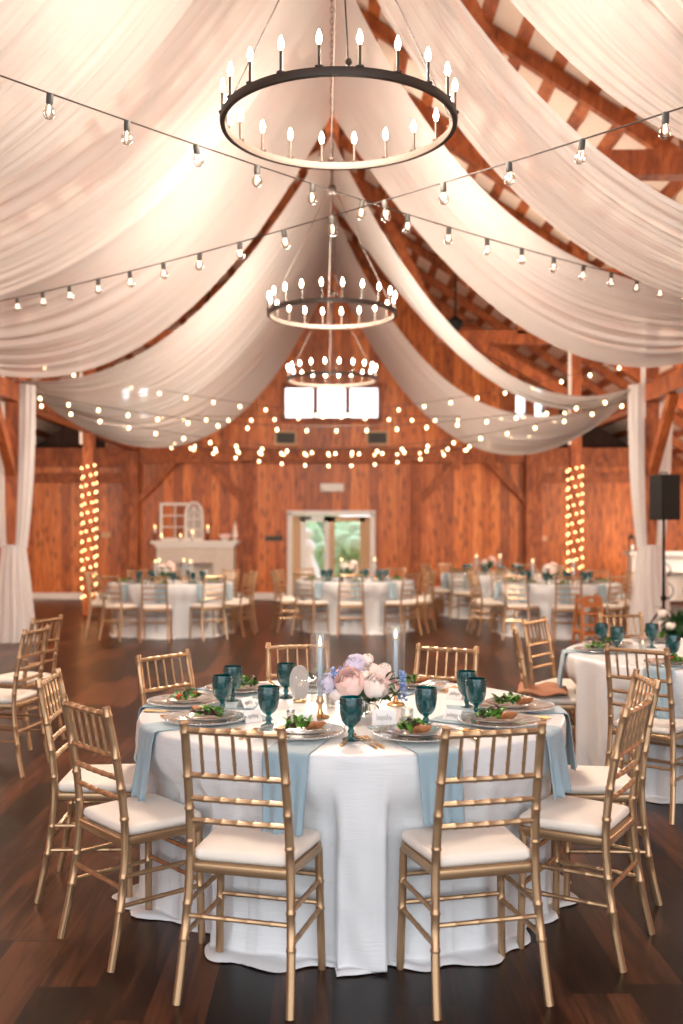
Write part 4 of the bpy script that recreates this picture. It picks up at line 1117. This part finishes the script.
def build_other_tables():
    # right-hand table
    chB = [(TB[0]+1.02*math.cos(R(a)), TB[1]+1.02*math.sin(R(a)), a+180) for a,_ in CH_B]
    tablecloth('tablecloth', TB, RA, chB, 23, 'pale floor length tablecloth on the round table at the right edge', 1.0, n=288)
    cp = pp = None
    seatB = {173:'edge-on chair',142:'chair behind the edge-on chair',101:'chair by the speaker pole',231:'chair with its back towards us'}
    for i, a in enumerate((173,142,101,231)):
        x, y = TB[0]+.7*math.cos(R(a)), TB[1]+.7*math.sin(R(a)); nm = seatB[a]
        o = charger_mb().build('charger_plate', M['clear_rim'], loc=(x,y,ZT+.003)); tag(o, f'glass charger before the {nm} at the right-hand table','charger plate','chargers on the right-hand table')
        o = plate_mb().build('salad_plate', M['clear_rim'], loc=(x,y,ZT+.0095)); tag(o, f'small clear plate before the {nm} at the right-hand table','plate','plates on the right-hand table')
        salad(f'green salad before the {nm} at the right-hand table',(x,y,ZT+.016),a,80+i,a==101)
        if a in (173,231):
            napB = napkin(f'dusty blue napkin hanging before the {nm} at the right-hand table', TB, R(a), .17, .28, 90+i, RA); napB['group'] = 'napkins on the right-hand table'
    p = None
    for x, y, lb in ((1.83,6.42,'front one of the pair on the right-hand table'),(1.80,6.68,'rear one of the pair on the right-hand table'),(2.13,6.66,'standing alone before the speaker-side chair, right-hand table'),(2.02,5.93,'cut by the right edge of the view, right-hand table')):
        lb = 'teal goblet '+lb
        if p is None: p = thing('goblet', lb, 'goblet', (x,y,ZT), 0, 'goblets on the right-hand table'); goblet_parts(p)
        else: dup(p,(x,y,ZT),rnd.uniform(0,3),lb)
    votive('lit votive candle at the foot of the right-hand table goblets', 2.02, 6.5)
    # folded shawl on the edge-on chair
    sx, sy = TB[0]+1.02*math.cos(R(173)), TB[1]+1.02*math.sin(R(173))
    rows = []
    for i in range(13):
        u = i/12; row = []
        for j in range(17):
            v = j/16
            xx = (u-.5)*.30; yy = (v-.5)*.36
            z = .512+.012*math.sin(u*9+v*2)+.01*math.sin(v*14)+.02*math.sin(PI*u)*math.sin(PI*v)
            over = max(0, abs(yy)-.15); z -= over*1.2*0
            row.append((xx,yy,z))
        rows.append(row)
    b = MB(); b.grid(rows); o = b.build('shawl', M['shawl'], ang=180, loc=(sx-.05,sy-.03,0)); o.rotation_euler = (0,0,R(-12))
    s = o.modifiers.new('thick','SOLIDIFY'); s.thickness = .014
    tag(o, 'rust and tan shawl folded on the seat of the edge-on chair', 'shawl')
    # the four tables at the back
    names = {'fireplace':'the fireplace table','door':'the table before the glass door','lit post':'the table beside the lit post','far corner':'the table behind the lit post table'}
    g0 = h0 = c0 = v0 = None
    for ti, (nm, c, a0, _) in enumerate(FAR):
        tn = names[nm]; q = random.Random(ti)
        chs = [(c[0]+1.05*math.cos(R(a0+36*k)), c[1]+1.05*math.sin(R(a0+36*k)), a0+36*k+180) for k in range(10)]
        tablecloth('tablecloth', c, RA, chs, 50+ti, f'white floor length tablecloth on {tn}', 1.5, n=160)
        for k in range(10):
            a = R(a0+36*k); x, y = c[0]+.7*math.cos(a), c[1]+.7*math.sin(a)
            if c0 is None:
                c0 = tag(charger_mb().build('charger_plate', M['clear_rim'], loc=(x,y,ZT+.003)), f'glass charger laid on {tn}', 'charger plate', 'chargers on '+tn)
            else:
                o = c0.copy(); COL.objects.link(o); o.location = (x,y,ZT+.003); o['label'] = f'glass charger laid on {tn}'; o['group'] = 'chargers on '+tn
            lbs = f'dark green salad on a charger of {tn}'
            tag(dark_greens(q).build('salad', M['leaf_dark'] if k % 2 else M['leaf'], ang=180, loc=(x,y,ZT+.010)), lbs, 'salad', 'salads on '+tn)
            gx, gy = c[0]+.5*math.cos(a+.22), c[1]+.5*math.sin(a+.22); lg = f'small teal goblet on {tn}'
            if g0 is None: g0 = thing('goblet', lg, 'goblet', (gx,gy,ZT), 0, 'goblets on '+tn); simple_goblet(g0)
            else: dup(g0,(gx,gy,ZT),0,lg,'goblets on '+tn)
            if k in (0,1,2,4,6,8,9):   # napkins seen hanging
                o = napkin(f'pale blue napkin hanging from {tn}', c, a, .16, .26, 100+k, RA); o['group'] = 'napkins on '+tn
        spots = {'fireplace':[(-.2,-.2,'first'),(-.24,.35,'second'),(.32,-.2,'third'),(.14,.35,'fourth')],'door':[(-.2,.1,'first'),(.33,.25,'second')],'lit post':[(-.33,.1,'first'),(.3,.15,'second')],'far corner':[(-.3,-.1,'first'),(.12,-.1,'second')]}[nm]
        for dx, dy, w in spots:
            lh = f'lit taper in glass on {tn}, {w} from the left'
            if nm == 'fireplace': lh = {'first':'lit taper','second':'lit taper','third':'lit taper','fourth':'lit taper'}[w]+f" in a glass cylinder, {'front' if dy<.1 else 'rear'} {'fireplace-left' if dx<0 else 'fireplace-right'} one on {tn}"
            if h0 is None: h0 = thing('candle_hurricane', lh, 'candle holder', (c[0]+dx,c[1]+dy,ZT), 0, 'tapers on the back tables'); simple_hurricane(h0)
            else: dup(h0,(c[0]+dx,c[1]+dy,ZT),0,lh,'tapers on the back tables')
        t = thing('flower_centrepiece', f'pink and white flower bowl on {tn}', 'flowers', (c[0]-.08,c[1]-.05,ZT), 0, 'centrepieces on the back tables'); small_bouquet(t, 200+ti); t.scale = (1.2,1.2,1.3)

def build_fireplace():
    x0, yb = -3.02, YB
    t = thing('fireplace', 'white painted brick fireplace with a mantel against the far wall', 'fireplace', (x0,yb-.02,0))
    b = MB(); d = .45
    b.box((-.62,-d/2,.62),(.46,d,1.24)); b.box((.62,-d/2,.62),(.46,d,1.24)); b.box((0,-d/2,1.03),(.8,d,.42)); b.box((0,-.05,.45),(.8,.1,.9))
    b.build('brick_body', M['brick'], t, smooth=False)
    b = MB(); b.box((0,-.27,1.28),(1.92,.54,.07)); b.box((0,-.26,1.215),(1.78,.5,.06)); b.box((0,-.25,1.17),(1.7,.47,.04)); b.build('mantel_shelf', M['white'], t, smooth=False, bevel=.008)
    b = MB(); b.box((0,-.2,.02),(.8,.4,.04)); b.build('hearth', M['vent'], t, smooth=False)
    zt = 1.316
    t = thing('old_window_frame', 'white salvaged six pane window frame leaning on the mantel', 'decor', (-3.50,yb-.2,zt), 0)
    b = MB(); w, h = .62, .84
    for x in (-w/2,w/2): b.box((x,0,h/2),(.055,.04,h))
    for z in (.03,h-.03): b.box((0,0,z),(w,.04,.06))
    b.build('frame', M['white'], t, smooth=False, bevel=.004)
    b = MB(); b.box((0,0,h/2),(.025,.025,h)); b.box((0,0,h*.36),(w,.025,.025)); b.box((0,0,h*.66),(w,.025,.025)); b.build('glazing_bars', M['white'], t, smooth=False)
    t = thing('arched_window_frame', 'white pointed arch window frame beside the square one on the mantel', 'decor', (-3.07,yb-.26,zt))
    w, h, hs = .19, .84, .5
    def arch(s, k): # gothic arc
        n = 14; pts = []
        for i in range(n+1):
            u = i/n; pts.append((s*w*math.cos(u*PI/2)**.8, 0, hs+(h-hs)*math.sin(u*PI/2)))
        return pts
    b = MB(); outl = [(-w,0,0.02),(-w,0,hs)]+arch(-1,0)[1:]+arch(1,0)[::-1][1:]+[(w,0,0.02)]
    b.tube(outl,.03,6); b.box((0,0,.03),(2*w,.05,.06)); b.build('frame', M['white'], t)
    b = MB(); b.box((0,0,.4),(.02,.02,.78)); b.box((0,0,.25),(2*w,.02,.02)); b.box((0,0,.48),(2*w,.02,.02))
    b.tube([(-w,0,hs),(-.06,0,.66),(0,0,.72),(.06,0,.66),(w,0,hs)],.01,6); b.build('tracery', M['white'], t)
    b = MB(); b.box((0,.025,.4),(2*w*.9,.01,.72)); b.build('backing', M['frost'], t, smooth=False)
    def mc(x, y, h, lb, r=.03):
        t = thing('candle', lb, 'candle', (x,y,zt), 0, 'candles on the fireplace mantel')
        b = MB(); b.lathe([(0,0),(r*1.5,0),(r*1.5,.012),(r*.5,.02),(r*.5,h-.12),(r*1.1,h-.11),(r*1.1,h-.1),(0,h-.1)],12) if h > .2 else b.lathe([(0,0),(r,0),(r*1.1,.05),(0,.05)],12); b.build('holder', M['black'] if h > .2 else M['frost'], t)
        b = MB(); b.lathe([(0,h-.1),(r*.8,h-.1),(r*.75,h),(0,h)],12); b.build('wax', M['candle_white'], t)
        b = MB(); b.lathe([(0,h),(.014,h+.02),(.012,h+.045),(0,h+.08)],10); b.build('flame', M['flame'], t)
    mc(-3.93,yb-.3,.27,'tall lit candle at the outer end of the mantel, past the square window frame')
    mc(-2.76,yb-.3,.27,'tall lit candle on the mantel between arched frame and flowers')
    mc(-3.76,yb-.45,.08,'low lit candle before the outer corner of the square window frame')
    mc(-3.34,yb-.45,.08,'low lit candle before the inner corner of the square window frame')
    mc(-3.08,yb-.45,.16,'short lit candle in front of the arched window frame')
    t = thing('small_tree', 'narrow cream cone tree at the inner end of the mantel', 'ornament', (-2.16,yb-.27,zt))
    b = MB(); b.lathe([(0,0),(.045,0),(.04,.03),(.012,.04),(.012,.07),(0,.07)],12); b.build('base', M['white'], t)
    b = MB(); b.lathe([(0,.07),(.07,.07),(.055,.12),(.06,.13),(.042,.2),(.048,.21),(.03,.29),(.034,.3),(.014,.38),(0,.44)],14); b.build('cone', M['cream'], t)
    t = thing('flower_bowl', 'low bowl of pink flowers on the mantel beside the cone tree', 'flowers', (-2.38,yb-.27,zt))
    b = MB(); b.lathe([(0,0),(.06,0),(.11,.05),(.11,.06),(.05,.02),(0,.02)],16); b.build('bowl', M['white'], t)
    q = random.Random(4)
    for k in range(5):
        o = rose_mb(q,.05).build('pink_rose', M['pink'], t, ang=180); o.location = (-.09+.045*k, q.uniform(-.03,.03), .09+q.uniform(0,.03))

def build_right_side():
    # white mantelpiece with wrought iron scroll screen, behind the loudspeaker
    t = thing('white_mantelpiece', 'white mantelpiece behind the loudspeaker and curtained post', 'mantelpiece', (7.0,20.6,0))
    b = MB(); b.box((-.72,0,.52),(.3,.34,1.04)); b.box((.72,0,.52),(.3,.34,1.04)); b.box((0,0,.86),(1.2,.3,.36)); b.box((0,.12,.4),(1.2,.04,.7)); b.build('surround', M['white'], t, smooth=False, bevel=.008)
    b = MB(); b.box((0,-.02,1.07),(1.9,.46,.07)); b.build('shelf', M['white'], t, smooth=False, bevel=.008)
    t = thing('iron_scroll_screen', 'black wrought iron scroll screen before the white mantelpiece', 'screen', (7.0,20.2,0))
    def spiral(cx, cz, r0, turns, s, a0):
        return [(cx+s*(r0*(1-k/46))*math.cos(a0+2*PI*turns*k/40), 0, cz+(r0*(1-k/46))*math.sin(a0+2*PI*turns*k/40)) for k in range(41)]
    for s in (-1,1):
        for cz, r0, a0 in ((.72,.2,-PI/2),(.3,.2,PI/2)):
            b = MB(); b.tube(spiral(s*.28,cz,r0,1.6,s,a0),.014,6); b.build('scroll', M['black'], t)
    b = MB(); b.tube([(-.6,0,.06),(-.6,0,.98),(.6,0,.98),(.6,0,.06)],.014,6); b.tube([(-.6,0,.1),(.6,0,.1)],.014,6); b.box((-.6,0,.03),(.05,.3,.06)); b.box((.6,0,.03),(.05,.3,.06)); b.build('frame', M['black'], t)
    t = thing('lantern', 'small dark lantern on the white mantelpiece beside the curtain', 'lantern', (6.16,20.55,1.106))
    b = MB(); b.box((0,0,.015),(.13,.13,.03)); b.box((0,0,.27),(.13,.13,.02)); b.lathe([(.08,.28),(.02,.36),(.0,.37)],4)
    for sx in (-1,1):
        for sy in (-1,1): b.box((sx*.055,sy*.055,.15),(.014,.014,.24))
    b.tube([(.03*math.cos(PI*k/8),0,.37+.04*math.sin(PI*k/8)) for k in range(9)],.005,5); b.build('frame', M['bronze'], t, smooth=False)
    b = MB(); b.lathe([(0,.03),(.03,.03),(.03,.14),(0,.14)],12); b.build('candle', M['candle_white'], t)
    # loudspeaker and stand
    x, y = 3.98, 12.0
    t = thing('loudspeaker', 'black box loudspeaker on a pole in front of the curtained post', 'loudspeaker', (x,y,1.67), R(18))
    b = MB(); vs = [(-.13,-.14),(.13,-.14),(.10,.14),(-.10,.14)]
    b.slab(vs,0,.54,.012); b.build('cabinet', M['black'], t, ang=30)
    b = MB(); b.box((0,-.143,.27),(.23,.01,.48)); b.build('grille', M['black'], t, smooth=False); M['vent']
    b = MB(); b.tube([(-.05,0,.54),(-.05,0,.57),(.05,0,.57),(.05,0,.54)],.008,6); b.build('handle', M['black'], t)
    t = thing('speaker_stand', 'slim black tripod stand carrying the loudspeaker', 'speaker stand', (x,y,0))
    b = MB(); b.tube([(0,0,.12),(0,0,1.67)],[.02,.017],10); b.build('pole', M['black'], t)
    b = MB(); b.lathe([(.0,.7),(.032,.7),(.034,.76),(.0,.76)],12); b.tube([(.03,0,.73),(.07,0,.73)],.01,8); b.build('collar', M['black'], t)
    for k in range(3):
        a = R(40)+2*PI*k/3; b = MB(); b.tube([(.02*math.cos(a),.02*math.sin(a),.62),(.42*math.cos(a),.42*math.sin(a),.02)],.012,8); b.tube([(.02*math.cos(a),.02*math.sin(a),.2),(.24*math.cos(a),.24*math.sin(a),.29)],.008,6); b.ball((.42*math.cos(a),.42*math.sin(a),.018),.018,8,6); b.build('leg', M['black'], t)
    # dark foliage arrangement with white flowers at the foot of the stand
    t = thing('flower_urn', 'dark leafy urn of white flowers at the foot of the speaker stand', 'plant', (3.92,11.3,0))
    b = MB(); b.lathe([(0,0),(.14,0),(.12,.05),(.06,.1),(.08,.16),(.17,.32),(.19,.36),(.17,.36),(.0,.33)],20); b.build('urn', M['black'], t)
    q = random.Random(9); b = MB()
    for k in range(120):
        a = q.uniform(0,6.3); r = .16*math.sqrt(q.random()); leaf(b,(r*math.cos(a),r*math.sin(a),q.uniform(.32,.55)),q.uniform(.1,.18),.06,a,q.uniform(-.4,1.2),0,.7,3)
    b.ball((0,0,.42),(.16,.16,.12),10,8); b.build('foliage', M['leaf_dark'], t, ang=180)
    for k in range(6):
        a = q.uniform(2.5,6.3); o = rose_mb(q,.055).build('white_flower', M['cream'], t, ang=180); o.location = (.19*math.cos(a),.19*math.sin(a),q.uniform(.42,.62))
    # wooden high chair
    t = thing('high_chair', 'honey wood child high chair in front of the lit post table', 'high chair', (3.50,13.62,0), R(8)); t.scale = (.82,.82,.88)
    for sx in (-1,1):
        b = MB(); b.beam((sx*.2,.2,0),(sx*.155,.1,.76),.035,.05,up=(1,0,0)); b.build('leg', M['oak'], t, smooth=False, bevel=.004)
        b = MB(); b.beam((sx*.2,-.2,0),(sx*.155,-.1,.72),.035,.05,up=(1,0,0)); b.build('leg', M['oak'], t, smooth=False, bevel=.004)
        b = MB(); b.box((sx*.165,0,.66),(.03,.24,.05)); b.box((sx*.19,0,.2),(.03,.32,.05)); b.build('side_rail', M['oak'], t, smooth=False, bevel=.004)
    b = MB()  # back board with a hand hole
    n = 24; ou = [(.155*(max(-1,min(1,1.35*math.cos(2*PI*k/n)))), .66+.085*max(-1,min(1,1.35*math.sin(2*PI*k/n)))) for k in range(n)]; inn = [(.06*math.cos(2*PI*k/n), .68+.03*math.sin(2*PI*k/n)) for k in range(n)]
    vs = [(a,-.13+dy,z) for dy in (-.012,.012) for ring in (ou,inn) for a,z in ring]; fc = []
    for k in range(n):
        j = (k+1)%n
        fc += [(k,j,n+j,n+k),(2*n+k,3*n+k,3*n+j,2*n+j),(k,2*n+k,2*n+j,j),(n+k,n+j,3*n+j,3*n+k)]
    b.add(vs,fc); b.build('back_board', M['oak'], t, ang=30)
    b = MB(); b.box((0,0,.47),(.32,.26,.025)); b.build('seat', M['oak'], t, smooth=False, bevel=.004)
    for z, yy in ((.16,-.17),(.3,-.155),(.16,.17)):
        b = MB(); b.box((0,yy,z),(.36,.03,.045)); b.build('cross_rail', M['oak'], t, smooth=False, bevel=.004)

def build_wall_things():
    for i, x in enumerate((-1.04,1.02)):
        t = thing('wall_vent', f"pale framed dark vent grille above the {'fireplace side' if i==0 else 'loudspeaker side'} of the door", 'vent', (x,YB-.02,3.62))
        b = MB(); b.box((0,0,.14),(.5,.04,.04)); b.box((0,0,-.14),(.5,.04,.04)); b.box((-.23,0,0),(.04,.04,.28)); b.box((.23,0,0),(.04,.04,.28)); b.build('frame', M['beige'], t, smooth=False)
        b = MB()
        for k in range(7): b.beam((-.21,.0,-.1+k*.033),(.21,.0,-.1+k*.033),.03,.012)
        b.box((0,.012,0),(.42,.006,.24)); b.build('grille', M['vent'], t, smooth=False)
    t = thing('emergency_light', 'white emergency light box on the wall above the glass door', 'light', (0,YB-.05,2.5))
    b = MB(); b.slab([(-.26,-.05),(.26,-.05),(.26,.05),(-.26,.05)],-.09,.09,.02); b.build('housing', M['white'], t)
    for s in (-1,1):
        b = MB(); b.lathe([(0,0),(.055,0),(.06,.02),(.05,.05),(0,.05)],16,M=Matrix.Translation((s*.17,-.05,-.02)) @ Matrix.Rotation(PI/2,4,'X')); b.build('lamp_head', M['white'], t)
    b = MB(); b.slab([(-.2,-.012),(.2,-.012),(.2,.012),(-.2,.012)],-.055,.055,.004)
    o = b.build('wall_plaque', M['vent'], loc=(-1.3,YB-.015,1.36)); tag(o, 'small grey plaque on the wall beside the glass door', 'plaque')
    for x, z, lb in ((-5.08,1.44,'pale thermostat box on the wall past the lit post by the fireplace'),(4.72,1.36,'pale thermostat box on the far wall beside the lit post')):
        b = MB(); b.slab([(-.1,-.02),(.1,-.02),(.1,.02),(-.1,.02)],-.06,.06,.008); o = b.build('thermostat', M['beige'], loc=(x,YB-.02 if x>0 else YB-.02,z)); tag(o, lb, 'thermostat')
    for s, lb in ((1,'black ceiling fan hanging between two drapes beyond the middle chandelier'),(-1,'black ceiling fan mostly hidden behind the fireplace side drapes')):
        x, y, z = s*2.15, 17.4, 5.12
        t = thing('ceiling_fan', lb, 'ceiling fan', (x,y,z))
        top = zr(x)-z-.05
        b = MB(); b.tube([(0,0,.12),(0,0,top)],.02,8); b.build('rod', M['black'], t)
        b = MB(); b.lathe([(0,-.12),(.06,-.11),(.1,-.04),(.13,0),(.13,.07),(.06,.12),(.02,.16),(0,.16)],20); b.build('motor', M['black'], t)
        for k in range(5):
            Mx = Matrix.Rotation(2*PI*k/5+.3,4,'Z') @ Matrix.Rotation(.2,4,'X')
            b = MB(); b.slab([(.12,-.03),(.18,-.05),(.46,-.065),(.48,0),(.46,.065),(.18,.05),(.12,.03)],.0,.012,.003)
            b.v = [tuple(Mx @ Vector(p)) for p in b.v]; b.build('blade', M['black'], t)

def light(kind, name, loc, energy, col, size=1, sy=None, rot=(0,0,0), spread=None):
    l = bpy.data.lights.new(name, kind); l.energy = energy; l.color = col
    if kind == 'AREA':
        l.shape = 'RECTANGLE'; l.size = size; l.size_y = sy or size
        if spread: l.spread = spread
    elif kind == 'POINT': l.shadow_soft_size = size
    elif kind == 'SUN': l.angle = size
    o = bpy.data.objects.new(name, l); o.location = loc; o.rotation_euler = rot; COL.objects.link(o); return o

def build_light():
    w = bpy.data.worlds.new('sky'); S.world = w; w.use_nodes = True; nt = w.node_tree; nt.nodes.clear()
    o = nt.nodes.new('ShaderNodeOutputWorld'); b = nt.nodes.new('ShaderNodeBackground')
    tc = nt.nodes.new('ShaderNodeTexCoord'); sp = nt.nodes.new('ShaderNodeSeparateXYZ'); rp = nt.nodes.new('ShaderNodeValToRGB')
    rp.color_ramp.elements[0].position = .45; rp.color_ramp.elements[0].color = (.95,.97,1,1)
    rp.color_ramp.elements[1].position = .9; rp.color_ramp.elements[1].color = (.55,.75,1,1)
    nt.links.new(tc.outputs['Generated'], sp.inputs[0]); nt.links.new(sp.outputs['Z'], rp.inputs[0]); nt.links.new(rp.outputs[0], b.inputs[0])
    b.inputs[1].default_value = 2.6; nt.links.new(b.outputs[0], o.inputs[0])
    # daylight through the open barn end behind the camera
    light('AREA','open_end_daylight',(0,-2.9,1.7),E['front'],(.93,.97,1),9,3.2,(R(90),0,0))
    light('AREA','side_window_daylight',(9.2,19.9,1.7),E['side'],(1,.93,.82),1.9,1.4,(0,R(72),R(180-155)))
    # added warm fill points in the aisles, no fixtures hang there
    for x, y in ((-6.6,16),(6.6,16),(-6.6,8),(6.6,8)):
        light('POINT','aisle_fill',(x,y,2.6),E['aisle'],(1,.80,.60),.4)
    light('AREA','door_daylight',(0,YB+.4,1.2),E['door'],(.95,.98,1),1.6,1.6,(R(-90),0,0))

def build_camera():
    c = bpy.data.cameras.new('camera'); o = bpy.data.objects.new('camera', c); COL.objects.link(o)
    o.location = (0,0,1.55); o.rotation_euler = (R(90),0,0)
    c.sensor_width = 36; c.sensor_fit = 'AUTO'; c.lens = 36*1000/1024
    c.shift_x = (341.5-332)/1024; c.shift_y = (530-512)/1024
    c.dof.use_dof = True; c.dof.focus_distance = 4.1; c.dof.aperture_fstop = 1.75
    c.clip_end = 200; c.clip_start = .05
    S.camera = o

E = dict(front=16, side=300, aisle=310, door=60)
build_room(); build_drapes(); build_chandeliers(); build_strings()
build_chairs(); build_table_a(); build_other_tables()
build_fireplace(); build_right_side(); build_wall_things()
build_light(); build_camera()
vs = S.view_settings; S.display_settings.display_device = 'sRGB'
vs.view_transform = 'Standard'; vs.look = 'None'; vs.gamma = 1; vs.use_curve_mapping = False; vs.exposure = .36
S.cycles.use_denoising = True
S.cycles.max_bounces = 8; S.cycles.transparent_max_bounces = 16; S.cycles.diffuse_bounces = 4; S.cycles.glossy_bounces = 3
S.cycles.caustics_reflective = False; S.cycles.caustics_refractive = False
S.cycles.sample_clamp_indirect = 6
